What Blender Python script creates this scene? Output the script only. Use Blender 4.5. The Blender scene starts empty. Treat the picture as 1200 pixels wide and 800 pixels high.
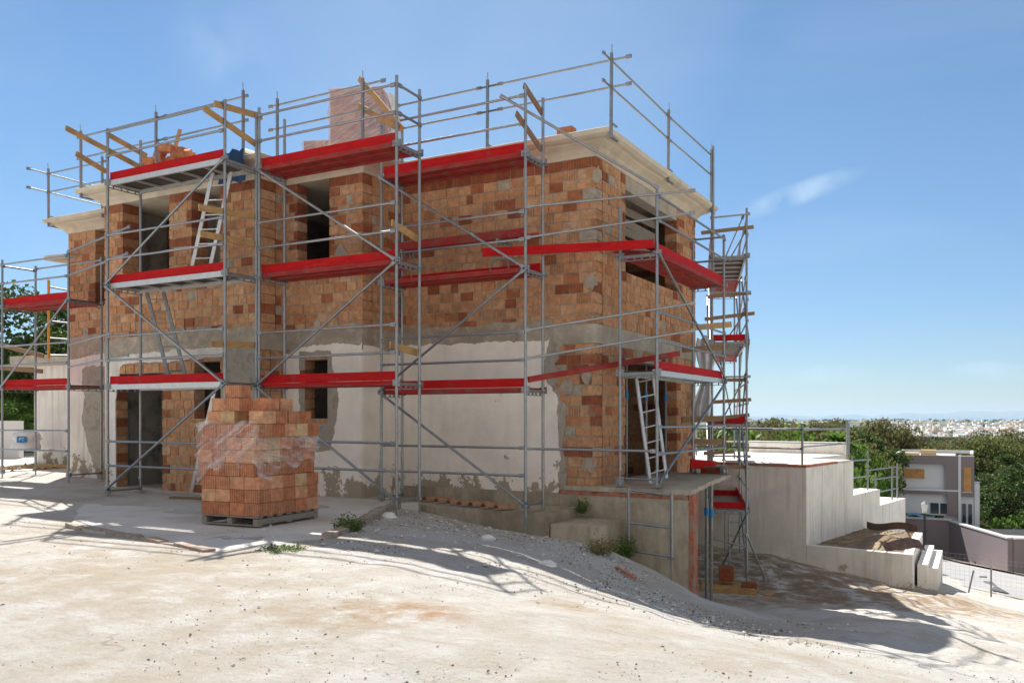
import bpy, math, random
import numpy as np
from mathutils import Vector, Matrix
from mathutils.geometry import tessellate_polygon
random.seed(7); rng = np.random.default_rng(11)
C = bpy.context.scene.collection
# ------------------------------------------------------------------ camera, sky, sun, exposure
EYE = 1.6; F = 1023.0; HOR = 488.0
CO, SI = .8735, .4868
cam = bpy.data.cameras.new('camera'); camo = bpy.data.objects.new('camera', cam); C.objects.link(camo)
camo.location = (0, 0, EYE); camo.rotation_euler = (math.pi/2, 0, math.atan2(SI, CO))
cam.sensor_width = 36; cam.lens = F/1200*36; cam.shift_y = (HOR-400)/1200
cam.clip_start = .1; cam.clip_end = 150000
bpy.context.scene.camera = camo
SUNV = Vector((-.62, .58, 1.0)).normalized()          # towards the sun
SUN_EL = math.asin(SUNV.z); SUN_AZ = math.atan2(SUNV.x, SUNV.y)
w = bpy.data.worlds.new('World'); bpy.context.scene.world = w; w.use_nodes = True
nt = w.node_tree; nt.nodes.clear()
wo = nt.nodes.new('ShaderNodeOutputWorld'); bg = nt.nodes.new('ShaderNodeBackground')
sky = nt.nodes.new('ShaderNodeTexSky'); sky.sky_type = 'NISHITA'; sky.sun_disc = False
sky.sun_elevation = SUN_EL; sky.sun_rotation = SUN_AZ
sky.altitude = 50; sky.air_density = 1.0; sky.dust_density = 0.0; sky.ozone_density = 1.6
SKY_STRENGTH = .0565
bg.inputs[1].default_value = SKY_STRENGTH
# faint cirrus: noise on the direction of the sky
tc = nt.nodes.new('ShaderNodeTexCoord')
def wn(t, **k):
    n = nt.nodes.new(t)
    for a, b in k.items(): setattr(n, a, b)
    return n
mp = wn('ShaderNodeMapping'); mp.inputs['Rotation'].default_value = (0.2, .35, .5); mp.inputs['Scale'].default_value = (1.1, 3.2, 5.5)
nz = wn('ShaderNodeTexNoise'); nz.inputs['Scale'].default_value = 1.6; nz.inputs['Detail'].default_value = 8; nz.inputs['Distortion'].default_value = .6
rp = wn('ShaderNodeValToRGB'); rp.color_ramp.elements[0].position = .50; rp.color_ramp.elements[1].position = .80
rp.color_ramp.elements[0].color = (0, 0, 0, 1); rp.color_ramp.elements[1].color = (.09, .09, .09, 1)
mx = wn('ShaderNodeMixRGB'); mx.inputs[2].default_value = (7.4, 9.0, 10.4, 1)
nt.links.new(tc.outputs['Generated'], mp.inputs[0]); nt.links.new(mp.outputs[0], nz.inputs[0]); nt.links.new(nz.outputs[0], rp.inputs[0])
# one streak of cloud to the right of the house
def pdir(px, py):
    t = (px-600)/F; v = Vector((CO*t-SI, SI*t+CO, (HOR-py)/F)); return v.normalized()
def streak(a, b, wid, amt, ns=28, lo=.38, hi=.72):
    A, B = pdir(*a), pdir(*b); M_ = ((A+B)/2).normalized(); ax = (B-A).normalized(); hl = (B-A).length/2
    up = M_.cross(ax).normalized()
    s = wn('ShaderNodeVectorMath', operation='SUBTRACT'); nt.links.new(tc.outputs['Generated'], s.inputs[0]); s.inputs[1].default_value = M_
    nn = wn('ShaderNodeTexNoise'); nn.inputs['Scale'].default_value = ns; nn.inputs['Detail'].default_value = 6; nt.links.new(tc.outputs['Generated'], nn.inputs[0])
    d1 = wn('ShaderNodeVectorMath', operation='DOT_PRODUCT'); nt.links.new(s.outputs[0], d1.inputs[0]); d1.inputs[1].default_value = ax/hl
    d2 = wn('ShaderNodeVectorMath', operation='DOT_PRODUCT'); nt.links.new(s.outputs[0], d2.inputs[0]); d2.inputs[1].default_value = up/wid
    p1 = wn('ShaderNodeMath', operation='POWER'); nt.links.new(d1.outputs['Value'], p1.inputs[0]); p1.inputs[1].default_value = 2
    p2 = wn('ShaderNodeMath', operation='POWER'); nt.links.new(d2.outputs['Value'], p2.inputs[0]); p2.inputs[1].default_value = 2
    ad = wn('ShaderNodeMath', operation='ADD'); nt.links.new(p1.outputs[0], ad.inputs[0]); nt.links.new(p2.outputs[0], ad.inputs[1])
    su = wn('ShaderNodeMath', operation='SUBTRACT'); su.inputs[0].default_value = 1.0; su.use_clamp = True; nt.links.new(ad.outputs[0], su.inputs[1])
    mr = wn('ShaderNodeMapRange'); nt.links.new(nn.outputs[0], mr.inputs[0]); mr.inputs[1].default_value = lo; mr.inputs[2].default_value = hi
    mu = wn('ShaderNodeMath', operation='MULTIPLY'); nt.links.new(su.outputs[0], mu.inputs[0]); nt.links.new(mr.outputs[0], mu.inputs[1])
    m2 = wn('ShaderNodeMath', operation='MULTIPLY'); nt.links.new(mu.outputs[0], m2.inputs[0]); m2.inputs[1].default_value = amt
    return m2
acc = rp.outputs[0]
for st in (streak((850, 258), (1020, 196), .013, .55, 26, .33, .70), streak((885, 440), (1040, 436), .012, .35), streak((1105, 434), (1220, 436), .012, .4), streak((150, 10), (900, -40), .30, .34, 2.5, .05, .8), streak((190, 40), (330, 80), .05, .12)):
    a_ = wn('ShaderNodeMath', operation='ADD'); a_.use_clamp = True
    nt.links.new(acc, a_.inputs[0]); nt.links.new(st.outputs[0], a_.inputs[1]); acc = a_.outputs[0]
sz = wn('ShaderNodeSeparateXYZ'); nt.links.new(tc.outputs['Generated'], sz.inputs[0])
el = wn('ShaderNodeMapRange'); nt.links.new(sz.outputs[2], el.inputs[0]); el.inputs[1].default_value = 0; el.inputs[2].default_value = .34; el.interpolation_type = 'SMOOTHSTEP'
ec = wn('ShaderNodeMixRGB'); ec.inputs[1].default_value = (.64, .79, 1.02, 1); ec.inputs[2].default_value = (.82, .98, 1.07, 1); nt.links.new(el.outputs[0], ec.inputs[0])
em = wn('ShaderNodeMixRGB'); em.blend_type = 'MULTIPLY'; em.inputs[0].default_value = 1; nt.links.new(sky.outputs[0], em.inputs[1]); nt.links.new(ec.outputs[0], em.inputs[2])
nt.links.new(acc, mx.inputs[0]); nt.links.new(em.outputs[0], mx.inputs[1])
# unseen white cloud added to the sky behind the camera to fill the shade
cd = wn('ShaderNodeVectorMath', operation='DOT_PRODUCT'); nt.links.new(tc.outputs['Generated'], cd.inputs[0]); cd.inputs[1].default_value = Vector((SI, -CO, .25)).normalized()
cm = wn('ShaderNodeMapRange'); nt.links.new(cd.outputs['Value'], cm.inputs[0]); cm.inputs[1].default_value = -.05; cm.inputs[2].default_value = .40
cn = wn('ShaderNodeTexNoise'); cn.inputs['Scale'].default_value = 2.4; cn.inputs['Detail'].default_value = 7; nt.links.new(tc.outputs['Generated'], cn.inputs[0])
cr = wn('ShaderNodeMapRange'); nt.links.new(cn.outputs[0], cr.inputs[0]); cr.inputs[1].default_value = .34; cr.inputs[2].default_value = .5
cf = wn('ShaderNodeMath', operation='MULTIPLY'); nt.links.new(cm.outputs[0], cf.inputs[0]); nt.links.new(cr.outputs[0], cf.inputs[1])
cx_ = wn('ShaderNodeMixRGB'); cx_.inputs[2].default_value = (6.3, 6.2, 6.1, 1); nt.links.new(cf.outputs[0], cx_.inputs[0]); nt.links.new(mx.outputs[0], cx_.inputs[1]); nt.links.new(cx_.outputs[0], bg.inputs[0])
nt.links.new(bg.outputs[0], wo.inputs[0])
sun = bpy.data.lights.new('sun', 'SUN'); sun.energy = 4.9; sun.angle = math.radians(.53); sun.color = (1, .95, .87)
suno = bpy.data.objects.new('sun', sun); C.objects.link(suno); suno.rotation_euler = SUNV.to_track_quat('Z', 'Y').to_euler()
vs = bpy.context.scene.view_settings; vs.view_transform = 'Standard'; vs.look = 'None'; vs.gamma = 1; vs.exposure = .90
bpy.context.scene.cycles.max_bounces = 8; bpy.context.scene.cycles.transparent_max_bounces = 24
bpy.context.scene.cycles.volume_bounces = 0
# ------------------------------------------------------------------ geometry of the place: bearings from the camera
def P(px, py, D):
    t = (px-600)/F
    return Vector(((CO*t-SI)*D, (SI*t+CO)*D, EYE+(HOR-py)/F*D))
def onY(px, py, Y): return P(px, py, Y/(SI*(px-600)/F+CO))
def onX(px, py, X): return P(px, py, X/(CO*(px-600)/F-SI))
def onZ(px, py, z): return P(px, py, (z-EYE)*F/(HOR-py))
def ux(px, Y): return onY(px, 400, Y).x
def uy(px, X): return onX(px, 400, X).y
CAMR = Vector((CO, SI, 0)); CAMD = Vector((-SI, CO, 0))
def cw(r, d, z=0): v = CAMR*r+CAMD*d; return Vector((v.x, v.y, z))
# ------------------------------------------------------------------ materials
MATS = {}
def mat(name, col, rough=.8, metal=0, var=.0, scale=8, bump=0, bscale=40, col2=None, c2scale=2, c2lo=.5, c2hi=.62, stretch=None, spec=.3, coord='Object', spots=None):
    if name in MATS: return MATS[name]
    m = bpy.data.materials.new(name); m.use_nodes = True; t = m.node_tree; b = t.nodes['Principled BSDF']
    b.inputs['Roughness'].default_value = rough; b.inputs['Metallic'].default_value = metal
    b.inputs['Specular IOR Level'].default_value = spec
    co = t.nodes.new('ShaderNodeTexCoord'); src = co.outputs[coord]
    if coord == 'World':
        pass
    if stretch:
        mpn = t.nodes.new('ShaderNodeMapping'); mpn.inputs['Scale'].default_value = stretch; t.links.new(src, mpn.inputs[0]); src = mpn.outputs[0]
    n = t.nodes.new('ShaderNodeTexNoise'); n.inputs['Scale'].default_value = scale; n.inputs['Detail'].default_value = 8; n.inputs['Roughness'].default_value = .65
    t.links.new(src, n.inputs[0])
    r = t.nodes.new('ShaderNodeValToRGB'); v = var
    r.color_ramp.elements[0].position = .3; r.color_ramp.elements[1].position = .7
    r.color_ramp.elements[0].color = tuple(max(0, c*(1-v)) for c in col)+(1,)
    r.color_ramp.elements[1].color = tuple(min(1, c*(1+v)) for c in col)+(1,)
    t.links.new(n.outputs[0], r.inputs[0]); out = r.outputs[0]
    if col2:
        n2 = t.nodes.new('ShaderNodeTexNoise'); n2.inputs['Scale'].default_value = c2scale; n2.inputs['Detail'].default_value = 9; n2.inputs['Roughness'].default_value = .62
        t.links.new(co.outputs[coord], n2.inputs[0])
        r2 = t.nodes.new('ShaderNodeValToRGB'); r2.color_ramp.elements[0].position = c2lo; r2.color_ramp.elements[1].position = c2hi
        t.links.new(n2.outputs[0], r2.inputs[0])
        mm = t.nodes.new('ShaderNodeMixRGB'); mm.inputs[2].default_value = tuple(col2)+(1,)
        t.links.new(r2.outputs[0], mm.inputs[0]); t.links.new(out, mm.inputs[1]); out = mm.outputs[0]
    if spots:
        vo = t.nodes.new('ShaderNodeTexNoise'); vo.inputs['Scale'].default_value = spots[0]; vo.inputs['Detail'].default_value = 4; t.links.new(co.outputs[coord], vo.inputs[0])
        rs = t.nodes.new('ShaderNodeValToRGB'); rs.color_ramp.elements[0].position = spots[1]; rs.color_ramp.elements[1].position = spots[1]+.02
        t.links.new(vo.outputs[0], rs.inputs[0])
        ms = t.nodes.new('ShaderNodeMixRGB'); ms.inputs[2].default_value = tuple(spots[2])+(1,)
        t.links.new(rs.outputs[0], ms.inputs[0]); t.links.new(out, ms.inputs[1]); out = ms.outputs[0]
    t.links.new(out, b.inputs['Base Color'])
    if bump:
        nb = t.nodes.new('ShaderNodeTexNoise'); nb.inputs['Scale'].default_value = bscale; nb.inputs['Detail'].default_value = 8
        t.links.new(src, nb.inputs[0]); bp = t.nodes.new('ShaderNodeBump'); bp.inputs['Strength'].default_value = 1; bp.inputs['Distance'].default_value = bump
        t.links.new(nb.outputs[0], bp.inputs['Height']); t.links.new(bp.outputs[0], b.inputs['Normal'])
    MATS[name] = m; return m
STEEL = mat('galvanised steel', (.30, .31, .325), .38, .8, .16, 14, .0006, 60)
STEEL2 = mat('dull galvanised steel', (.25, .26, .27), .5, .55, .2, 14, .001, 60)
ALU = mat('aluminium', (.60, .60, .60), .4, .6, .1, 12)
RED = mat('red painted board', (.44, .011, .013), .6, 0, .25, 3, .001, 30, spots=(5, .66, (.30, .04, .035)), col2=(.40, .03, .025), c2scale=5, c2lo=.55, c2hi=.7, stretch=(1, 1, 9), spec=.08)
REDDARK = mat('worn red board', (.30, .026, .022), .7, 0, .35, 4, .002, 20, col2=(.22, .07, .05), c2scale=4, c2lo=.5, c2hi=.65, stretch=(1, 1, 6))
PLY = mat('dark plywood', (.055, .045, .04), .7, 0, .3, 5)
WOOD = mat('pine timber', (.46, .28, .12), .75, 0, .28, 4, .001, 30, stretch=(2, 2, 14), col2=(.30, .18, .09), c2scale=3, c2lo=.5, c2hi=.7)
WOODD = mat('weathered timber', (.24, .15, .09), .85, 0, .3, 4, .001, 30, stretch=(2, 2, 14))
GREYWOOD = mat('grey pallet timber', (.27, .23, .19), .9, 0, .25, 5, .002, 30, stretch=(3, 3, 12))
CONC = mat('raw concrete', (.44, .39, .32), .9, 0, .2, 3, .006, 18, col2=(.32, .27, .21), c2scale=1.6, c2lo=.48, c2hi=.66)
CONCP = mat('pale cast concrete', (.60, .53, .42), .9, 0, .12, 3, .006, 12, col2=(.45, .38, .29), c2scale=1.3, c2lo=.50, c2hi=.72)
MORTAR = mat('cement mortar', (.40, .34, .27), .95, 0, .28, 5, .02, 16, col2=(.33, .28, .23), c2scale=3)
BASEC = mat('board marked concrete', (.45, .39, .30), .95, 0, .22, 3, .012, 20, col2=(.27, .22, .165), c2scale=.9, c2lo=.46, c2hi=.64, stretch=(2.5, 2.5, .9))
def plaster_mat(name, col, z0, z1, chip, thr=.55, drip=.0):
    # flat lime render: stains all over, chips that thicken between heights z0 (foot) and z1
    m = mat(name, col, .92, 0, .07, 2.5, .004, 14, col2=tuple(c*.86 for c in col), c2scale=1.1, c2lo=.5, c2hi=.72)
    t = m.node_tree; b = t.nodes['Principled BSDF']; src = b.inputs['Base Color'].links[0].from_socket
    g = t.nodes.new('ShaderNodeNewGeometry'); sp = t.nodes.new('ShaderNodeSeparateXYZ'); t.links.new(g.outputs['Position'], sp.inputs[0])
    mr = t.nodes.new('ShaderNodeMapRange'); t.links.new(sp.outputs[2], mr.inputs[0]); mr.inputs[1].default_value = z0; mr.inputs[2].default_value = z1; mr.inputs[3].default_value = .16; mr.inputs[4].default_value = -.09
    n = t.nodes.new('ShaderNodeTexNoise'); n.inputs['Scale'].default_value = 2.3; n.inputs['Detail'].default_value = 10; n.inputs['Roughness'].default_value = .7; t.links.new(g.outputs['Position'], n.inputs[0])
    a = t.nodes.new('ShaderNodeMath'); a.operation = 'ADD'; t.links.new(n.outputs[0], a.inputs[0]); t.links.new(mr.outputs[0], a.inputs[1])
    r = t.nodes.new('ShaderNodeValToRGB'); r.color_ramp.elements[0].position = thr; r.color_ramp.elements[1].position = thr+.015; t.links.new(a.outputs[0], r.inputs[0])
    mm = t.nodes.new('ShaderNodeMixRGB'); mm.inputs[2].default_value = tuple(chip)+(1,); t.links.new(r.outputs[0], mm.inputs[0]); t.links.new(src, mm.inputs[1])
    o = mm.outputs[0]
    if drip:
        mp_ = t.nodes.new('ShaderNodeMapping'); mp_.inputs['Scale'].default_value = (3, 3, .25); t.links.new(g.outputs['Position'], mp_.inputs[0])
        n3 = t.nodes.new('ShaderNodeTexNoise'); n3.inputs['Scale'].default_value = 2; n3.inputs['Detail'].default_value = 6; t.links.new(mp_.outputs[0], n3.inputs[0])
        r3 = t.nodes.new('ShaderNodeValToRGB'); r3.color_ramp.elements[0].position = .5; r3.color_ramp.elements[1].position = .75; r3.color_ramp.elements[1].color = (drip, drip, drip, 1); t.links.new(n3.outputs[0], r3.inputs[0])
        m3 = t.nodes.new('ShaderNodeMixRGB'); m3.inputs[2].default_value = (.30, .25, .18, 1); t.links.new(r3.outputs[0], m3.inputs[0]); t.links.new(o, m3.inputs[1]); o = m3.outputs[0]
    t.links.new(o, b.inputs['Base Color']); return m
PLAST = plaster_mat('old cream render', (.90, .835, .75), 0.0, 1.0, (.40, .34, .26), .585, .10)
WHITEW = plaster_mat('white garden render', (.80, .765, .70), -3.4, -1.6, (.50, .42, .32), .64, .38)
PLASTL = plaster_mat('stained white render', (.74, .70, .65), 0.0, 1.5, (.30, .25, .18), .62, .5)
def brick_mat(name, cols, mortar_mix=.25):
    m = bpy.data.materials.new(name); m.use_nodes = True; t = m.node_tree; b = t.nodes['Principled BSDF']; b.inputs['Roughness'].default_value = .9; b.inputs['Specular IOR Level'].default_value = .15
    at = t.nodes.new('ShaderNodeAttribute'); at.attribute_name = 'kind'; sp = t.nodes.new('ShaderNodeSeparateColor'); t.links.new(at.outputs['Color'], sp.inputs[0])
    r = t.nodes.new('ShaderNodeValToRGB'); r.color_ramp.interpolation = 'LINEAR'
    while len(r.color_ramp.elements) < len(cols): r.color_ramp.elements.new(.5)
    for e, (p_, c_) in zip(r.color_ramp.elements, cols): e.position = p_; e.color = tuple(c_)+(1,)
    t.links.new(sp.outputs[0], r.inputs[0])
    uv = t.nodes.new('ShaderNodeUVMap'); g = t.nodes.new('ShaderNodeNewGeometry')
    # blotches
    n = t.nodes.new('ShaderNodeTexNoise'); n.inputs['Scale'].default_value = 9; n.inputs['Detail'].default_value = 8; n.inputs['Roughness'].default_value = .7; t.links.new(g.outputs['Position'], n.inputs[0])
    h = t.nodes.new('ShaderNodeMapRange'); t.links.new(n.outputs[0], h.inputs[0]); h.inputs[1].default_value = .3; h.inputs[2].default_value = .7; h.inputs[3].default_value = .58; h.inputs[4].default_value = 1.28
    mu = t.nodes.new('ShaderNodeMixRGB'); mu.blend_type = 'MULTIPLY'; mu.inputs[0].default_value = 1; t.links.new(r.outputs[0], mu.inputs[1]); t.links.new(h.outputs[0], mu.inputs[2])
    # cement smears
    n2 = t.nodes.new('ShaderNodeTexNoise'); n2.inputs['Scale'].default_value = 3.2; n2.inputs['Detail'].default_value = 10; n2.inputs['Roughness'].default_value = .75; t.links.new(g.outputs['Position'], n2.inputs[0])
    r2 = t.nodes.new('ShaderNodeValToRGB'); r2.color_ramp.elements[0].position = .56; r2.color_ramp.elements[1].position = .72; r2.color_ramp.elements[1].color = (mortar_mix*2,)*3+(1,)
    t.links.new(n2.outputs[0], r2.inputs[0])
    m2 = t.nodes.new('ShaderNodeMixRGB'); m2.inputs[2].default_value = (.42, .34, .27, 1); t.links.new(r2.outputs[0], m2.inputs[0]); t.links.new(mu.outputs[0], m2.inputs[1])
    # grooves of the hollow blocks, cut along the height
    sx = t.nodes.new('ShaderNodeSeparateXYZ'); t.links.new(uv.outputs[0], sx.inputs[0])
    ml = t.nodes.new('ShaderNodeMath'); ml.operation = 'MULTIPLY'; ml.inputs[1].default_value = 2*math.pi/.034; t.links.new(sx.outputs[0], ml.inputs[0])
    sn = t.nodes.new('ShaderNodeMath'); sn.operation = 'SINE'; t.links.new(ml.outputs[0], sn.inputs[0])
    gr = t.nodes.new('ShaderNodeMapRange'); t.links.new(sn.outputs[0], gr.inputs[0]); gr.inputs[1].default_value = -.75; gr.inputs[2].default_value = -.2
    gm = t.nodes.new('ShaderNodeMath'); gm.operation = 'MULTIPLY'; t.links.new(gr.outputs[0], gm.inputs[0]); t.links.new(sp.outputs[1], gm.inputs[1])
    bp = t.nodes.new('ShaderNodeBump'); bp.inputs['Distance'].default_value = .02; bp.inputs['Strength'].default_value = 1; t.links.new(gm.outputs[0], bp.inputs['Height'])
    bp2 = t.nodes.new('ShaderNodeBump'); bp2.inputs['Distance'].default_value = .004; t.links.new(n.outputs[0], bp2.inputs['Height']); t.links.new(bp.outputs[0], bp2.inputs['Normal'])
    t.links.new(bp2.outputs[0], b.inputs['Normal'])
    # the grooves are mixed towards a darker red brown
    iv = t.nodes.new('ShaderNodeMath'); iv.operation = 'SUBTRACT'; iv.inputs[0].default_value = 1; t.links.new(gr.outputs[0], iv.inputs[1])
    gg = t.nodes.new('ShaderNodeMath'); gg.operation = 'MULTIPLY'; t.links.new(iv.outputs[0], gg.inputs[0]); t.links.new(sp.outputs[1], gg.inputs[1])
    g2 = t.nodes.new('ShaderNodeMath'); g2.operation = 'MULTIPLY'; t.links.new(gg.outputs[0], g2.inputs[0]); g2.inputs[1].default_value = .45
    m3 = t.nodes.new('ShaderNodeMixRGB'); m3.inputs[2].default_value = (.22, .07, .035, 1); t.links.new(g2.outputs[0], m3.inputs[0]); t.links.new(m2.outputs[0], m3.inputs[1])
    t.links.new(m3.outputs[0], b.inputs['Base Color']); MATS[name] = m; return m
BRICK = brick_mat('hollow clay block', [(0, (.32, .10, .05)), (.16, (.39, .14, .068)), (.34, (.47, .205, .10)), (.6, (.53, .275, .145)), (.85, (.55, .325, .185)), (.93, (.56, .36, .225)), (1, (.40, .34, .27))])
BRICKN = brick_mat('fresh clay block', [(0, (.54, .19, .09)), (.35, (.60, .26, .14)), (.7, (.63, .34, .20)), (.9, (.62, .37, .21)), (1, (.58, .43, .24))], .12)

# ------------------------------------------------------------------ mesh builder and scene bookkeeping
class MB:
    def __init__(s): s.v = []; s.f = []; s.uv = []; s.k = []; s.has = False
    def add(s, vs, fs, uvs=None, k=(0, 0, 0)):
        o = len(s.v); s.v += [tuple(v) for v in vs]
        for i, f in enumerate(fs):
            s.f.append([o+a for a in f])
            s.uv.append(uvs[i] if uvs else [(0, 0)]*len(f)); s.k.append(k)
        if uvs: s.has = True
        return s
    def obox(s, c, ax, ay, az, hx, hy, hz, uvm=False, k=(0, 0, 0)):
        c = Vector(c); vs = [c+ax*(hx*i)+ay*(hy*j)+az*(hz*l) for l in (-1, 1) for j in (-1, 1) for i in (-1, 1)]
        fs = [(0, 2, 3, 1), (4, 5, 7, 6), (0, 1, 5, 4), (2, 6, 7, 3), (0, 4, 6, 2), (1, 3, 7, 5)]
        uvs = None
        if uvm:
            uvs = []
            for n_, f in enumerate(fs):
                q = []
                for a in f:
                    d = vs[a]
                    if n_ < 2: q.append((d.dot(ax), d.dot(ay)))
                    elif n_ < 4: q.append((d.dot(ax), d.dot(az)))
                    else: q.append((d.dot(ay), d.dot(az)))
                uvs.append(q)
        return s.add(vs, fs, uvs, k)
    def box(s, a, b):
        a = Vector(a); b = Vector(b); c = (a+b)/2; h = (b-a)/2
        return s.obox(c, Vector((1, 0, 0)), Vector((0, 1, 0)), Vector((0, 0, 1)), abs(h.x), abs(h.y), abs(h.z))
    def bar(s, p, q, wd, ht, up=(0, 0, 1)):            # a plank from p to q, width across, height along up
        p = Vector(p); q = Vector(q); d = (q-p); L = d.length; d.normalize(); up = Vector(up)
        side = d.cross(up).normalized(); u2 = side.cross(d).normalized()
        return s.obox((p+q)/2, d, side, u2, L/2, wd/2, ht/2)
    def tube(s, p, q, r, n=10, r2=None, cap=True):
        p = Vector(p); q = Vector(q); d = (q-p).normalized(); a = d.orthogonal().normalized(); b = d.cross(a); r2 = r if r2 is None else r2
        vs = [p+(a*math.cos(2*math.pi*i/n)+b*math.sin(2*math.pi*i/n))*r for i in range(n)]+[q+(a*math.cos(2*math.pi*i/n)+b*math.sin(2*math.pi*i/n))*r2 for i in range(n)]
        fs = [(i, (i+1) % n, n+(i+1) % n, n+i) for i in range(n)]
        if cap: fs += [tuple(range(n-1, -1, -1)), tuple(range(n, 2*n))]
        return s.add(vs, fs)
    def prism(s, pts, z0, z1, holes=()):               # plan outline extruded up
        loops = [list(pts)]+[list(h) for h in holes]; flat = [p for l in loops for p in l]; n = len(flat)
        tri = tessellate_polygon([[Vector((p[0], p[1], 0)) for p in l] for l in loops])
        vs = [(p[0], p[1], z0) for p in flat]+[(p[0], p[1], z1) for p in flat]
        fs = [(t[0], t[1], t[2]) for t in tri]+[(t[2]+n, t[1]+n, t[0]+n) for t in tri]
        o = 0
        for l in loops:
            m_ = len(l); fs += [(o+i, o+(i+1) % m_, n+o+(i+1) % m_, n+o+i) for i in range(m_)]; o += m_
        return s.add(vs, fs)
    def sheet(s, o, u, n, pts, th, holes=()):          # outline in (u, z) on a wall plane, thickness along n
        o = Vector(o); u = Vector(u); n = Vector(n); loops = [list(pts)]+[list(h) for h in holes]; flat = [p for l in loops for p in l]; N = len(flat)
        tri = tessellate_polygon([[Vector((p[0], p[1], 0)) for p in l] for l in loops])
        def w3(p, k): return Vector((o.x, o.y, 0))+u*p[0]+Vector((0, 0, p[1]))+n*k
        vs = [w3(p, 0) for p in flat]+[w3(p, th) for p in flat]
        fs = [tuple(t) for t in tri]+[(t[2]+N, t[1]+N, t[0]+N) for t in tri]; q = 0
        for l in loops:
            m_ = len(l); fs += [(q+i, q+(i+1) % m_, N+q+(i+1) % m_, N+q+i) for i in range(m_)]; q += m_
        return s.add(vs, fs)
    def build(s, name, m, parent=None, smooth=False, recalc=True):
        base = WLOC.get(parent.name, Vector((0, 0, 0))) if parent else None
        if parent is None:
            xs = np.array(s.v); lo = xs.min(0); hi = xs.max(0); base = Vector(((lo[0]+hi[0])/2, (lo[1]+hi[1])/2, lo[2]))
        me = bpy.data.meshes.new(name); me.from_pydata([tuple(Vector(v)-base) for v in s.v], [], s.f); me.materials.append(m)
        if s.has:
            ul = me.uv_layers.new(name='uv'); d = [c for f in s.uv for p in f for c in p]; ul.data.foreach_set('uv', d)
            ca = me.color_attributes.new('kind', 'FLOAT_COLOR', 'CORNER'); d = []
            for f, k in zip(s.f, s.k): d += [k[0], k[1], k[2], 1]*len(f)
            ca.data.foreach_set('color', d)
        me.update()
        if recalc:
            import bmesh
            bm = bmesh.new(); bm.from_mesh(me); bmesh.ops.recalc_face_normals(bm, faces=bm.faces); bm.to_mesh(me); bm.free()
        if smooth: me.polygons.foreach_set('use_smooth', [True]*len(me.polygons))
        o = bpy.data.objects.new(name, me); C.objects.link(o)
        if parent: o.parent = parent
        else: o.location = base
        WLOC[o.name] = base.copy(); return o
WLOC = {}
def thing(name, label, cat, loc, group=None):
    o = bpy.data.objects.new(name, None); C.objects.link(o); o.location = loc; o.empty_display_size = .2; WLOC[o.name] = Vector(loc)
    o['label'] = label; o['category'] = cat
    if group: o['group'] = group
    return o
def tag(o, label, cat, group=None, kind=None):
    o['label'] = label; o['category'] = cat
    if group: o['group'] = group
    if kind: o['kind'] = kind
    return o
def struct(o): o['kind'] = 'structure'; return o
def tube(par, name, p, q, r=.024, m=None, **k): return MB().tube(p, q, r, **k).build(name, m or STEEL, par, smooth=False)
def bar(par, name, p, q, wd, ht, m, up=(0, 0, 1)): return MB().bar(p, q, wd, ht, up).build(name, m, par)
X_ = Vector((1, 0, 0)); Y_ = Vector((0, 1, 0)); Z_ = Vector((0, 0, 1))

# ------------------------------------------------------------------ ground
def W(px, py, D): p = P(px, py, D); return (p.x, p.y, p.z)
CP = [(0, 0, 0), (-3, 3, 0), (3, 2, -.03), (5, -6, 0), (-10, 0, 0), (-20, 2, .03), (-30, 6, .05), (-5, 5, 0), (-10, 6, 0), (-16, 8, .02), (-24, 11, .08), (-32, 14, .1), (-34, 24, .15), (-26, 20, .1),
      (-12, 9, 0), (-9, 11, -.02), (-15, 12, .04), (-20, 13.5, .08), (-9.3, 13, -.1), (-8.2, 12.9, -.24), (-7, 12.9, -.38), (-6.3, 12.9, -.40), (-5.7, 13.3, -.54), (-5.2, 14, -.95), (-4.7, 14.2, -1.25),
      (-7.7, 9.2, 0), (-4.6, 7.5, -.1), (-4.96, 9.95, -.30), (-3.68, 9.78, -.57), (-6.41, 10.07, -.10), (-2.79, 9.69, -.72), (-2.3, 9.64, -.80), (-1.69, 9.67, -.78), (-5.5, 11.2, -.40), (-3.3, 11, -.95), (-4.2, 12.5, -1.05), (-3.4, 12.8, -1.30), (.4, 6.5, -.36), (2.5, 8, -.85), (-2, 5.5, -.05), (1.5, 4, -.08),
      (-4.0, 14.0, -1.52), (-2.5, 14.5, -1.72), (-5.6, 16.5, -2.1), (-4.5, 17.5, -2.35), (-2.0, 17.5, -2.0), (0.5, 15, -1.95), (3, 14, -1.95)]
CP += [W(1037, 728, 14.6), W(848, 684, 21), W(880, 692, 20.5), W(900, 655, 23.5), W(945, 661, 24), W(1068, 689, 22.4), W(1005, 675, 23), W(850, 640, 26.5), W(1100, 690, 23.6), W(1150, 700, 24.5), W(1000, 710, 18.5), W(1200, 725, 21),
       W(1150, 684, 29), W(1150, 668, 42), W(1103, 649, 62), W(1190, 671, 56), W(1230, 700, 32), W(1180, 663, 62), W(1060, 640, 66)]
ROADCP = []
CP += [(-20, 45, -1), (-10, 45, -4), (-8, 70, -8), (20, 75, -10.5), (45, 60, -10), (40, 30, -6), (20, 15, -3), (20, -5, -1), (-40, 40, 0), (-40, -10, 0), (0, -25, 0), (-15, 30, -1.5), (60, 90, -12), (0, 100, -11), (-30, 90, -9)]
cpx = np.array(CP, float)
def tps(r2): return np.where(r2 > 0, r2*np.log(np.maximum(r2, 1e-12))*.5, 0)
n_ = len(cpx); K = tps(((cpx[:, None, :2]-cpx[None, :, :2])**2).sum(-1))+np.eye(n_)*.15
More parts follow.
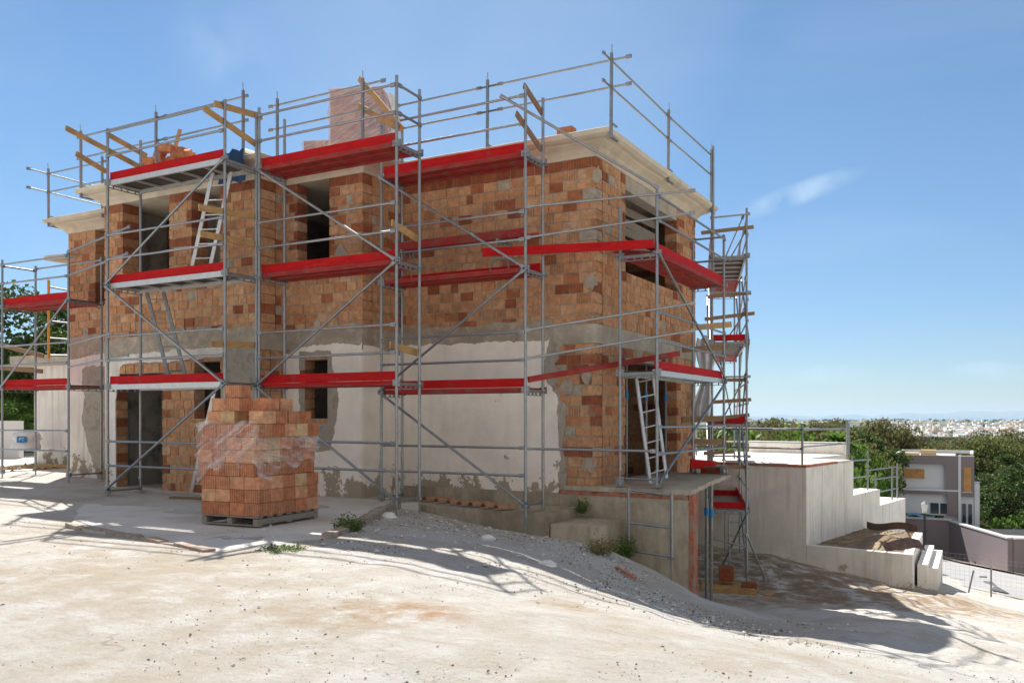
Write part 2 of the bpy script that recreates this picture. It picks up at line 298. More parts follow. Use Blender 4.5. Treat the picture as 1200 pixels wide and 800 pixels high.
A_ = np.zeros((n_+3, n_+3)); A_[:n_, :n_] = K; A_[:n_, n_:] = np.c_[np.ones(n_), cpx[:, :2]]; A_[n_:, :n_] = A_[:n_, n_:].T
SOL = np.linalg.solve(A_, np.r_[cpx[:, 2], 0, 0, 0])
def H(x, y):
    x = np.atleast_1d(np.asarray(x, float)); y = np.atleast_1d(np.asarray(y, float)); sh = x.shape; x = x.ravel(); y = y.ravel()
    r2 = (x[:, None]-cpx[None, :, 0])**2+(y[:, None]-cpx[None, :, 1])**2
    h = tps(r2)@SOL[:n_]+SOL[n_]+SOL[n_+1]*x+SOL[n_+2]*y
    d = np.hypot(x, y); b = np.clip((d-62)/50, 0, 1); b = b*b*(3-2*b)
    far = -10.5-18*(1-np.exp(-np.maximum(d-90, 0)/260))+1.2*np.sin(x*.013+1)*np.sin(y*.011)
    return (h*(1-b)+far*b).reshape(sh)
def Hs(x, y): return float(H([x], [y])[0])
# ground colour
def ground_mat():
    m = bpy.data.materials.new('dusty limestone ground'); m.use_nodes = True; t = m.node_tree; b = t.nodes['Principled BSDF']; b.inputs['Roughness'].default_value = .95; b.inputs['Specular IOR Level'].default_value = .1
    g = t.nodes.new('ShaderNodeNewGeometry'); pos = g.outputs['Position']
    def noise(sc, det=8, ro=.6, st=None, dist=0):
        n = t.nodes.new('ShaderNodeTexNoise'); n.inputs['Scale'].default_value = sc; n.inputs['Detail'].default_value = det; n.inputs['Roughness'].default_value = ro; n.inputs['Distortion'].default_value = dist
        if st:
            q = t.nodes.new('ShaderNodeMapping'); q.inputs['Rotation'].default_value = (0, 0, .5); q.inputs['Scale'].default_value = st; t.links.new(pos, q.inputs[0]); t.links.new(q.outputs[0], n.inputs[0])
        else: t.links.new(pos, n.inputs[0])
        return n.outputs[0]
    def ramp(s, a, c, hi=1.0):
        r = t.nodes.new('ShaderNodeValToRGB'); r.color_ramp.elements[0].position = a; r.color_ramp.elements[1].position = c; r.color_ramp.elements[1].color = (hi,)*3+(1,); t.links.new(s, r.inputs[0]); return r.outputs[0]
    def mix(f, a, c):
        q = t.nodes.new('ShaderNodeMixRGB'); t.links.new(f, q.inputs[0])
        if isinstance(a, tuple): q.inputs[1].default_value = a+(1,)
        else: t.links.new(a, q.inputs[1])
        if isinstance(c, tuple): q.inputs[2].default_value = c+(1,)
        else: t.links.new(c, q.inputs[2])
        return q.outputs[0]
    def mth(op, a, c, cl=False):
        q = t.nodes.new('ShaderNodeMath'); q.operation = op; q.use_clamp = cl
        for i, z in enumerate((a, c)):
            if isinstance(z, (int, float)): q.inputs[i].default_value = z
            else: t.links.new(z, q.inputs[i])
        return q.outputs[0]
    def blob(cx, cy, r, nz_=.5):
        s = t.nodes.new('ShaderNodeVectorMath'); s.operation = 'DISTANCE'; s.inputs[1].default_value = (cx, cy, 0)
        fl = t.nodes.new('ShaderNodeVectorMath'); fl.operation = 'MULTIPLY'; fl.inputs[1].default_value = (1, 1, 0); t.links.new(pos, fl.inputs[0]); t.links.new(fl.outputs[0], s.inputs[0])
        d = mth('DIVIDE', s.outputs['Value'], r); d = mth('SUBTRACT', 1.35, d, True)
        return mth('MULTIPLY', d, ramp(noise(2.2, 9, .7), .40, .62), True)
    c = mix(ramp(noise(.55, 10, .62), .42, .66), (.665, .65, .62), (.53, .475, .40))
    c = mix(ramp(noise(1.7, 9, .7), .50, .70, .7), c, (.71, .70, .68))
    c = mix(ramp(noise(4.5, 9, .75, (1, 3, 1)), .52, .70, .6), c, (.42, .35, .27))
    c = mix(ramp(noise(.9, 10, .75, (.5, 5, 1)), .56, .68, .45), c, (.44, .37, .29))
    c = mix(ramp(noise(14, 9, .8), .56, .70, .5), c, (.40, .35, .29))
    c = mix(ramp(noise(42, 4, .7), .61, .68, .75), c, (.20, .165, .13))
    c = mix(ramp(noise(90, 3, .6), .60, .66, .5), c, (.66, .64, .60))
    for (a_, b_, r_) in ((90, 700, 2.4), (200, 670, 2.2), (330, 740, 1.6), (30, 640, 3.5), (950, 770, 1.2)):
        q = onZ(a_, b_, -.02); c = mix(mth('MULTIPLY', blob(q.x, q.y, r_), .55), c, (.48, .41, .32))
    vn = t.nodes.new('ShaderNodeTexVoronoi'); vn.feature = 'DISTANCE_TO_EDGE'; vn.inputs['Scale'].default_value = .55
    wp = t.nodes.new('ShaderNodeVectorMath'); wp.operation = 'ADD'; wn_ = t.nodes.new('ShaderNodeTexNoise'); wn_.inputs['Scale'].default_value = 1.5; wn_.inputs['Detail'].default_value = 8; t.links.new(pos, wn_.inputs[0]); t.links.new(pos, wp.inputs[0]); t.links.new(wn_.outputs['Color'], wp.inputs[1]); t.links.new(wp.outputs[0], vn.inputs['Vector'])
    ck = t.nodes.new('ShaderNodeMapRange'); t.links.new(vn.outputs['Distance'], ck.inputs[0]); ck.inputs[1].default_value = .003; ck.inputs[2].default_value = .014; ck.inputs[3].default_value = 1; ck.inputs[4].default_value = 0
    c = mix(mth('MULTIPLY', ck.outputs[0], ramp(noise(.8, 4, .6), .56, .64, .4)), c, (.22, .17, .12))
    q = onZ(488, 722, -.05); c = mix(blob(q.x, q.y, .42), c, (.50, .24, .13))
    q = onZ(440, 715, 0); c = mix(blob(q.x, q.y, .7), c, (.44, .33, .21))
    q = onZ(690, 712, -.2); c = mix(blob(q.x, q.y, .5), c, (.46, .36, .25))
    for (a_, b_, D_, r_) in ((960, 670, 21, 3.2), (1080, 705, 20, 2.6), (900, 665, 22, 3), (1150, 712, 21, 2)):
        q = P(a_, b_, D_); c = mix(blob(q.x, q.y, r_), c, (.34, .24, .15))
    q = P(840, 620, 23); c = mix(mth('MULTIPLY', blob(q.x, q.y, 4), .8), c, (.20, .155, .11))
    # far away: dry grass and scrub
    sd = t.nodes.new('ShaderNodeVectorMath'); sd.operation = 'LENGTH'; t.links.new(pos, sd.inputs[0])
    fr = t.nodes.new('ShaderNodeMapRange'); t.links.new(sd.outputs['Value'], fr.inputs[0]); fr.inputs[1].default_value = 44; fr.inputs[2].default_value = 70
    scrub = mix(ramp(noise(.05, 8, .6), .42, .6), (.075, .095, .035), (.20, .19, .10))
    c = mix(fr.outputs[0], c, scrub)
    t.links.new(c, b.inputs['Base Color'])
    bp = t.nodes.new('ShaderNodeBump'); bp.inputs['Distance'].default_value = .11; t.links.new(noise(5, 12, .72), bp.inputs['Height'])
    bp2 = t.nodes.new('ShaderNodeBump'); bp2.inputs['Distance'].default_value = .018; t.links.new(noise(30, 8, .75), bp2.inputs['Height']); t.links.new(bp.outputs[0], bp2.inputs['Normal'])
    t.links.new(bp2.outputs[0], b.inputs['Normal']); return m
GROUND = ground_mat()
def axis(lo, hi, f0, f1, fine, grow=1.22):
    a = list(np.arange(f0, f1+1e-6, fine)); s = fine; x = f1
    while x < hi: s *= grow; x += s; a.append(x)
    s = fine; x = f0
    while x > lo: s *= grow; x -= s; a.insert(0, x)
    return np.array(a)
gx = axis(-7000, 7500, -14, 6, .11); gy = axis(-60, 7500, 3.0, 19, .11)
GX, GY = np.meshgrid(gx, gy)
GZ = H(GX, GY)
def vnoise(x, y, f, seed):
    xi = x*f; yi = y*f; x0 = np.floor(xi).astype(int); y0 = np.floor(yi).astype(int); fx = xi-x0; fy = yi-y0; fx = fx*fx*(3-2*fx); fy = fy*fy*(3-2*fy)
    def hsh(a, b): v = np.sin(a*127.1+b*311.7+seed*74.7)*43758.5453; return v-np.floor(v)
    return (hsh(x0, y0)*(1-fx)+hsh(x0+1, y0)*fx)*(1-fy)+(hsh(x0, y0+1)*(1-fx)+hsh(x0+1, y0+1)*fx)*fy-.5
dd = np.hypot(GX, GY); nw = np.clip((60-dd)/20, 0, 1)
# the bank in front of the porch is rougher than the trodden yard
bank = np.clip((GX+7)/3, 0, 1)*np.clip((GY-8)/3, 0, 1)
GZ = GZ+nw*(.05*vnoise(GX, GY, .7, 1)+.03*vnoise(GX, GY, 2.1, 2)+.018*vnoise(GX, GY, 4.4, 3)+.008*vnoise(GX, GY, 8.3, 4))*(1+1.2*bank)*np.where((GX < -7.5) & (GY > 6.5), .35, 1)
# keep below the slabs and the inside of the house
inside = (GX > -21.2) & (GX < -6.5) & (GY > 14.6) & (GY < 20.6); GZ = np.where(inside, np.minimum(GZ, -.3), GZ)
nx, ny = len(gx), len(gy)
idx = np.arange(nx*ny).reshape(ny, nx)
fq = np.stack([idx[:-1, :-1], idx[:-1, 1:], idx[1:, 1:], idx[1:, :-1]], -1).reshape(-1, 4)
me = bpy.data.meshes.new('ground'); me.from_pydata(np.c_[GX.ravel(), GY.ravel(), GZ.ravel()].tolist(), [], fq.tolist()); me.materials.append(GROUND)
me.polygons.foreach_set('use_smooth', [True]*len(me.polygons)); me.update()
go = bpy.data.objects.new('ground', me); C.objects.link(go); struct(go); WLOC['ground'] = Vector((0, 0, 0))
# sea and far coast
SEA = mat('sea water', (.10, .22, .34), .35, 0, .1, .001)
s = MB(); c0 = cw(0, 5200); s.add([cw(-9000, 5200, -31), cw(9000, 5200, -31), cw(70000, 78000, -31), cw(-70000, 78000, -31)], [(0, 1, 2, 3)])
o = s.build('sea', SEA, None); struct(o)
HILL = mat('hazy hills', (.16, .20, .19), 1, 0, .2, .0004)
s = MB(); vs_ = []; N = 90
for i in range(N+1):
    px = 760+i*(560/N); u = (px-760)/560
    h = 30+170*max(0, (px-985)/215)**1.1*(1 if px > 985 else 0)+25*math.sin(i*.55)+14*math.sin(i*1.3+1)
    if px > 1165: h -= (px-1165)*1.2
    D = 26000
    a = P(px, 488, D); b = P(px, 488, D+5000); f_ = P(px, 488, D-3500)
    vs_ += [(f_.x, f_.y, -32), (a.x, a.y, max(h, -20)), (b.x, b.y, -32)]
s.add(vs_, [(3*i+j, 3*i+3+j, 3*i+4+j, 3*i+1+j) for i in range(N) for j in (0, 1)])
o = s.build('hills', HILL, None); struct(o)

# ------------------------------------------------------------------ brick walls
def subtract(lo, hi, cuts):
    segs = [(lo, hi)]
    for a, b in cuts:
        ns = []
        for x, y in segs:
            if b <= x or a >= y: ns.append((x, y)); continue
            if a > x: ns.append((x, a))
            if b < y: ns.append((b, y))
        segs = ns
    return [(x, y) for x, y in segs if y-x > .02]
def brick_wall(par, o, u, n, L, z0, z1, openings=(), th=.28, bw=.285, bh=.192, redtop=False, name='brick_wall', seed=0, smear=.02, tone=(.0, .92), groovy=.10, red=.07, ends=(0, 0)):
    R = random.Random(seed+17); B = MB(); K_ = MB(); u = Vector(u); n = Vector(n); o = Vector(o)
    zs = [z0]; 
    rows = max(1, round((z1-z0)/bh)); rh = (z1-z0)/rows
    for r in range(rows):
        za = z0+r*rh; zb = za+rh; zm = (za+zb)/2
        cuts = [(a, b) for a, b, c, d in openings if c < zm < d]
        for (x, y) in subtract(0, L, cuts):
            p = x; first = True
            K_.obox(o+u*((x+y)/2)+Vector((0, 0, 0))-n*(th/2)+Z_*(zm-o.z), u, n, Z_, (y-x)/2-.03, th/2-.010, rh/2+.0005)
            off = (r % 2)*bw*.5
            while p < y-1e-4:
                wd = bw*R.choice([1, 1, 1, 1, .82, .55, 1.08]) if not first else (bw-off if off else bw)
                if first and off == 0: wd = bw*R.uniform(.8, 1.05)
                first = False
                q = min(y, p+wd)
                if y-q < .07: q = y
                g = .0065+R.uniform(0, .004)
                t_ = R.random()
                if t_ < red or (redtop and r == rows-1): kr = R.uniform(0, .2); gv = 1 if R.random() < .5 else 0
                elif t_ < red+smear: kr = 1.0; gv = 0
                else: kr = min(.92, max(.25, R.gauss(.64, .12))); gv = 1 if R.random() < groovy else 0
                if redtop and r == rows-1: gv = 1
                if x > .001 and p == x or q == y and y < L-.001:
                    if R.random() < .3: kr = R.uniform(.02, .25); gv = 1
                jit = R.uniform(-.006, .007)
                if R.random() < .04: jit += .012
                dz = R.uniform(-.003, .003)
                B.obox(o+u*((p+q)/2)-n*((th-jit)/2)+Z_*(zm-o.z+dz), u, n, Z_, (q-p)/2-g, (th+jit)/2, rh/2-g-R.uniform(0, .002), True, (kr, gv, R.random()))
                p = q
    w_ = B.build(name, BRICK, par, recalc=False)
    K_.build('mortar_joint', MORTAR, w_ if False else par)
    return w_
def jag(pts, amp, step=.12, seed=1, fix=None):
    R = random.Random(seed); out = []
    for i in range(len(pts)):
        a = pts[i]; b = pts[(i+1) % len(pts)]; L = math.hypot(b[0]-a[0], b[1]-a[1]); k = max(1, int(L/step))
        smooth_edge = fix and i in fix
        if smooth_edge: k = 1
        nxn, nyn = -(b[1]-a[1])/max(L, 1e-6), (b[0]-a[0])/max(L, 1e-6); acc_ = 0
        for j in range(k):
            t_ = j/k; acc_ = acc_*.82+R.uniform(-amp, amp)*.75
            d_ = 0 if (j == 0 or smooth_edge) else acc_
            out.append((a[0]+(b[0]-a[0])*t_+nxn*d_+(0 if j == 0 else R.uniform(-.25, .25)*amp), a[1]+(b[1]-a[1])*t_+nyn*d_))
    return out
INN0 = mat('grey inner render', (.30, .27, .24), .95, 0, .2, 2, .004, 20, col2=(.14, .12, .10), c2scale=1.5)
# plan lines of the house
XR = -6.34; YR = 14.5; X1 = -10.7; Y1 = 13.3; X2 = -12.74; Y2 = 12.64; X3 = -17.5; Y3 = 14.1; X4 = -20.96; YB = 20.4
FL0, SL0, SL1, RT = .3, 2.93, 3.28, 6.30
house = thing('brick_house', 'unfinished two storey house of clay blocks and old cream render behind the scaffolding', 'house', (-13, 16, 0))
def fr(px, Y, X0): return ux(px, Y)-X0
# recessed right wing, front
brick_wall(house, (X1, YR, 0), X_, -Y_, XR-X1, SL1, RT, redtop=True, seed=1, red=.12)
brick_wall(house, (X1, YR, 0), X_, -Y_, XR-X1, FL0, SL0, seed=2, red=.14, smear=.05)
# right side, openings of loggia and garage
syA, syB = uy(733, XR)-YR, uy(793, XR)-YR
SL_ = YB-YR
brick_wall(house, (XR, YR+.29, 0), Y_, X_, SL_-.29, SL1, RT, [(syA-.29, syB-.29, 4.45, 9)], redtop=False, seed=3)
brick_wall(house, (XR, YR+.29, 0), Y_, X_, SL_-.29, FL0, SL0, [(syA-.29, syB-.29, 0, 2.70)], seed=4, smear=.06)
# first projecting block
w1a, w1b = fr(349, Y1, X2), fr(385.6, Y1, X2); g1a, g1b = fr(358, Y1, X2), fr(384, Y1, X2)
zt, zb = onY(371, 418, Y1).z, onY(371, 495, Y1).z
brick_wall(house, (X2, Y1, 0), X_, -Y_, X1-X2, SL1, RT, [(w1a, w1b, 4.35, 9)], seed=5, redtop=True)
brick_wall(house, (X2, Y1, 0), X_, -Y_, X1-X2, FL0-.3, SL0, [(g1a, g1b, zb, zt)], seed=6)
brick_wall(house, (X1, Y1+.29, 0), Y_, X_, YR-Y1-.29, SL1, RT, seed=7)
brick_wall(house, (X1, Y1+.29, 0), Y_, X_, YR-Y1-.29, 0, SL0, seed=8)
# left block
L2 = X2-X3; a1, a2 = fr(144, Y2, X3), fr(198, Y2, X3); b1, b2 = fr(225, Y2, X3), fr(258, Y2, X3)
brick_wall(house, (X3, Y2, 0), X_, -Y_, L2, SL1, RT, [(a1, a2, 4.35, 9), (b1, b2, 4.35, 9)], seed=9, redtop=True, th=.42)
ga, gb = fr(137, Y2, X3), fr(190, Y2, X3); gw0, gw1 = fr(228, Y2, X3), fr(258, Y2, X3); gz0, gz1 = onY(243, 490, Y2).z, onY(243, 424, Y2).z
brick_wall(house, (X3, Y2, 0), X_, -Y_, L2, 0, SL0, [(ga, gb, -1, 2.62), (gw0, gw1, gz0, gz1)], seed=10, smear=.03)
brick_wall(house, (X2, Y2+.43, 0), Y_, X_, Y1-Y2-.43+.02, SL1, RT, seed=11)
brick_wall(house, (X2, Y2+.29, 0), Y_, X_, Y1-Y2-.29+.02, 0, SL0, seed=12)
# far left bay, set back
L3 = X3-X4; c1 = fr(112, Y3, X4)
brick_wall(house, (X4, Y3, 0), X_, -Y_, L3, SL1, RT, [(c1, L3-.35, 4.35, 9)], seed=13, th=.42)
brick_wall(house, (X4, Y3, 0), X_, -Y_, L3, 0, SL0, seed=14)
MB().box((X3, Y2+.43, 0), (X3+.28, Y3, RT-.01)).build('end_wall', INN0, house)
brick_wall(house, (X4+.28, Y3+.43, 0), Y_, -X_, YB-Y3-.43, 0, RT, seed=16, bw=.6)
brick_wall(house, (X4, YB, 0), X_, Y_, XR-X4, 0, RT, [(2, 3.2, 4, 5.4), (6, 7.2, 4, 5.4)], seed=17, bw=.6)
# inner walls seen through the openings
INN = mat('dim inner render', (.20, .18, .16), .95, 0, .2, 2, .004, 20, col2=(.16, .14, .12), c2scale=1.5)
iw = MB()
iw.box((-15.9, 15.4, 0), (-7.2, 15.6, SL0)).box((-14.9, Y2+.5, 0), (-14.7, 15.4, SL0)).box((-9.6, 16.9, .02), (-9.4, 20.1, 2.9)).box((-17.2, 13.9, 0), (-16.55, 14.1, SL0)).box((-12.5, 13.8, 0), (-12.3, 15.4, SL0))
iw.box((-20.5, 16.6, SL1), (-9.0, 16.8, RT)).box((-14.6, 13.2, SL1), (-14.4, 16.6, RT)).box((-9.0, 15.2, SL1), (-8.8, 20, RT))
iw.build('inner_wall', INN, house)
# unseen rear wing, added to block the sun from the ground by the tower
MB().box((X4+.5, YB+.01, -3), (-8.7, 27, RT-.1)).build('sun_block_wing', PLASTL, house)
MB().box((X4+.2, YB+.5, RT-.098), (-8.4, 27.3, RT+.2)).build('sun_block_roof', CONCP, house)
# slabs
def off(poly, d):
    n = len(poly); out = []
    for i in range(n):
        p0, p1, p2 = poly[i-1], poly[i], poly[(i+1) % n]
        e1 = Vector((p1[0]-p0[0], p1[1]-p0[1])).normalized(); e2 = Vector((p2[0]-p1[0], p2[1]-p1[1])).normalized()
        n1 = Vector((e1.y, -e1.x)); n2 = Vector((e2.y, -e2.x)); out.append((p1[0]+(n1.x+n2.x)*d, p1[1]+(n1.y+n2.y)*d))
    return out
PLAN = [(X4, YB), (X4, Y3), (X3, Y3), (X3, Y2), (X2, Y2), (X2, Y1), (X1, Y1), (X1, YR), (XR, YR), (XR, YB)]
MB().prism(off(PLAN, .006), SL0+.002, SL1-.002).build('floor_slab', CONC, house)
MB().prism(off(PLAN, -.3), -.1, .03).build('ground_slab', CONC, house)
# cornice in three steps, edges a little ragged as cast
def rag(poly, amp, seed, step=.35):
    R = random.Random(seed); out = []
    for i in range(len(poly)):
        a, b = poly[i], poly[(i+1) % len(poly)]; L = math.hypot(b[0]-a[0], b[1]-a[1]); k = max(1, int(L/step))
        if len(poly) == len(PLAN):
            L = math.hypot(PLAN[(i+1) % len(PLAN)][0]-PLAN[i][0], PLAN[(i+1) % len(PLAN)][1]-PLAN[i][1]); k = max(1, int(L/step))
        for j in range(k):
            t_ = j/k; out.append((a[0]+(b[0]-a[0])*t_+(R.uniform(-amp, amp) if j else 0), a[1]+(b[1]-a[1])*t_+(R.uniform(-amp, amp) if j else 0)))
    return out
def loft(par, name, rings, m):
    s = MB(); n = len(rings[0][0]); vs_ = []
    for poly, z in rings: vs_ += [(p[0], p[1], z) for p in poly]
    fs = [(r*n+i, r*n+(i+1) % n, (r+1)*n+(i+1) % n, (r+1)*n+i) for r in range(len(rings)-1) for i in range(n)]
    tri = tessellate_polygon([[Vector((p[0], p[1], 0)) for p in rings[0][0]]]); k = (len(rings)-1)*n
    fs += [(a, b, c) for a, b, c in tri]
    tri = tessellate_polygon([[Vector((p[0], p[1], 0)) for p in rings[-1][0]]]); fs += [(a+k, b+k, c+k) for a, b, c in tri]
    return s.add(vs_, fs).build(name, m, par)
SD = 5
loft(house, 'cornice', [(rag(off(PLAN, .02), .004, SD), RT), (rag(off(PLAN, .05), .006, SD), RT+.05), (rag(off(PLAN, .13), .012, SD), RT+.13), (rag(off(PLAN, .25), .02, SD), RT+.19),
                        (rag(off(PLAN, .27), .02, SD), RT+.21), (rag(off(PLAN, .35), .012, SD), RT+.225), (rag(off(PLAN, .42), .010, SD), RT+.26), (rag(off(PLAN, .43), .01, SD), RT+.345), (rag(off(PLAN, .40), .01, SD), RT+.36)], CONCP)
# render on the ground floor
def wall_sheet(par, name, X0, Yp, pts, th, m, holes=(), seed=1, amp=.03, fix=None, step=.05, hj=True):
    P2 = [(ux(a, Yp)-X0, onY(a, b, Yp).z) for a, b in pts]
    H2 = [[(ux(a, Yp)-X0, onY(a, b, Yp).z) for a, b in h] for h in holes]
    return MB().sheet((X0, Yp, 0), X_, -Y_, jag(P2, amp, step, seed, fix), th, [jag(h, amp*.8 if hj else 0, step, seed+5+i) for i, h in enumerate(H2)]).build(name, m, par)
GREYR = mat('grey patch render', (.40, .36, .30), .95, 0, .25, 4, .02, 14, col2=(.30, .27, .22), c2scale=4)
zF = 0.0
def zpt(px, Yp, z): # pixel row of a height on that plane
    D = Yp/(SI*(px-600)/F+CO); return HOR-(z-EYE)*F/D
p_ = [(zz, zpt(zz, YR, -.35)) for zz in (440, 657)]
wall_sheet(house, 'mortar_edge', X1, YR, [(600, 396), (655, 396), (660, 404), (650, 425), (655, 440), (652, 455), (664, 475), (662, 500), (663, 540), (662, 575), (600, 575)], .016, GREYR, seed=31, amp=.04)
wall_sheet(house, 'old_render', X1, YR, [(441, 407), (520, 404), (600, 400), (645, 397), (641, 412), (637, 430), (641, 447), (648, 458), (655, 472), (654, 500), (657, 540), (656, p_[1][1]), (438, p_[0][1])], .028, PLAST, seed=3, amp=.025, fix=(11, 12))
MB().box((X1+.002, YR-.03, -.6), (XR+.002, YR+.2, FL0-.1)).build('footing_wall', BASEC, house)
wall_sheet(house, 'mortar_band', X1, YR, [(439, 386), (520, 384), (600, 378), (648, 374), (648, 398), (600, 404), (520, 409), (440, 411)], .02, MORTAR, seed=8, amp=.02)
# block one: render with a ragged mortar surround at the window
wo_ = [(351, 412), (388, 411), (393, 440), (398, 470), (392, 510), (388, 528), (372, 530), (352, 512)]
hole = [(357.6, 417.6), (384.4, 417.6), (384.4, 495.4), (357.6, 495.4)]
wall_sheet(house, 'mortar_surround', X2, Y1, [(340, 404), (396, 404), (402, 450), (404, 500), (394, 540), (342, 540)], .014, GREYR, [hole], seed=41, amp=.0, hj=False)
wall_sheet(house, 'old_render', X2, Y1, [(335, 416), (370, 404), (425, 401), (425, zpt(425, Y1, -.05)), (334, zpt(334, Y1, -.05))], .024, PLAST, [wo_], seed=12, amp=.03, fix=(2, 3, 4))
wall_sheet(house, 'mortar_band', X2, Y1, [(333.5, 388), (425, 378), (425, 403), (334, 410)], .02, MORTAR, seed=18, amp=.02, fix=(1, 3))
MB().sheet((X1, Y1, 0), Y_, X_, jag([(-.02, 2.98), (YR-Y1, 2.84), (YR-Y1, -.05), (-.02, -.05)], .02, .1, 5, (1, 2, 3)), .025).build('old_render', PLAST, house)
MB().sheet((X1, Y1, 0), Y_, X_, jag([(-.02, 3.3), (YR-Y1, 3.3), (YR-Y1, 2.82), (-.02, 2.9)], .02, .1, 6, (1, 3)), .02).build('mortar_band', MORTAR, house)
# left block: strip of white render below the slab, cement patches
wall_sheet(house, 'mortar_band', X3, Y2, [(124, 398), (200, 390), (304, 380), (305, 404), (250, 406), (200, 412), (124, 421)], .02, MORTAR, seed=28, amp=.02, fix=(5,))
wall_sheet(house, 'old_render', X3, Y2, [(124, 420), (200, 411), (262, 405), (263, 417), (230, 420), (190, 424), (150, 426), (142, 430), (136, 470), (137, zpt(137, Y2, 0)), (124, zpt(124, Y2, 0))], .022, PLASTL, seed=22, amp=.02, fix=(8, 9, 10))
wall_sheet(house, 'cement_patch', X3, Y2, [(264, 404), (304, 402), (305, 450), (306, 470), (262, 470), (260, 440)], .018, GREYR, seed=61, amp=.04)
wall_sheet(house, 'cement_patch', X4, Y3, [(82, 396), (122, 390), (123, 410), (82, 421)], .02, MORTAR, seed=29, amp=.02)
wall_sheet(house, 'cement_patch', X4, Y3, [(98, 432), (112, 428), (128, 430), (128, 545), (112, 548), (103, 520), (97, 490), (101, 465), (97, 450)], .03, GREYR, seed=71, amp=.03)
wall_sheet(house, 'old_render', X4, Y3, [(80.5, 422), (104, 417), (128, 412), (128, zpt(128, Y3, 0)), (80.5, zpt(80, Y3, 0))], .022, PLASTL, seed=23, amp=.02, fix=(2, 3, 4))
# cement blots smeared on the clay blocks
for k, (Xo, Yp, a, b, r_) in enumerate([(X3, Y2, 213, 390, .16), (X1, YR, 688, 442, .14), (X1, YR, 690, 545, .16), (X1, YR, 693, 330, .16), (X1, YR, 700, 205, .14), (X1, YR, 664, 455, .17), (X2, Y1, 400, 300, .2), (X2, Y1, 372, 380, .12)]):
    c_ = onY(a, b, Yp); R = random.Random(k); pts = [(c_.x-Xo+math.cos(i*.45)*r_*R.uniform(.5, 1), c_.z+math.sin(i*.45)*r_*R.uniform(.6, 1.3)) for i in range(14)]
    MB().sheet((Xo, Yp, 0), X_, -Y_, pts, .017).build('cement_patch', MORTAR, house)
# porch and retaining wall under the side scaffold
yP = 14.42; xP = ux(807, yP); xL = ux(656, yP)
REDB = mat('thin red facing tile', (.42, .15, .09), .9, 0, .35, 7, .006, 30, col2=(.30, .25, .2), c2scale=5)
MB().box((xL, yP, -2.6), (xP-.002, yP+.25, .18)).build('porch_wall', BASEC, house)
MB().box((xL, yP-.008, .182), (xP-.01, yP+.25, .262)).build('tile_course', REDB, house)
MB().box((xP, yP+.01, -2.6), (xP+.08, yP+.26, .262)).build('porch_corner', REDB, house)
s = MB(); s.prism(rag([(XR-.6, yP-.03), (xP+.05, yP-.03), (-4.86, 16.5), (-5.14, 19.1), (XR-.3, 19.1)], .035, 3, .22), .265, .345); s.build('porch_slab', BASEC, house)
MB().box((XR-.02, yP+.26, -3), (XR+.01, YB, FL0-.04)).build('side_footing', BASEC, house)
# concrete blocks at the foot of the recessed wall
pl = thing('concrete_plinth', 'low grey concrete ledge along the foot of the cream wall, carrying roof tiles', 'ledge', (-8, 13.9, -.5))
MB().prism(rag([(-9.75, 13.5), (-9.0, 13.30), (-6.62, 13.16), (-6.62, YR-.04), (-9.75, YR-.04)], .02, 9), -.8, -.04).build('ledge_block', BASEC, pl)
st = MB().prism(rag([(-6.60, 13.18), (-5.72, 13.20), (-5.80, 14.38), (-6.60, 14.38)], .02, 10), -1.3, -.21).build('concrete_step', BASEC, None)
tag(st, 'broken grey concrete step lower than the ledge, with weeds at its right end', 'step')
# roof-side lintel timber in the loggia
MB().box((XR-.27, YR+syA, RT-.28), (XR-.005, YR+syB, RT)).build('lintel', CONC, house); MB().box((XR-.3, YR+syA, 2.70), (XR-.005, YR+syB, SL0)).build('lintel', CONC, house)
for k in range(5):
    zz = 5.0+k*.22; bar(house, 'shutter_board', (XR-.5, YR+syA+.05, zz), (XR-.42, YR+syB-.3, zz+random.uniform(-.05, .08)), .03, .17, GREYWOOD)
# ledge on the far left wall
MB().prism([(X4-.4, 13.7), (X4+.35, 13.8), (X4+.35, Y3+.2), (X4-.35, Y3+.3)], 5.6, 5.72).build('window_ledge', CONCP, house)

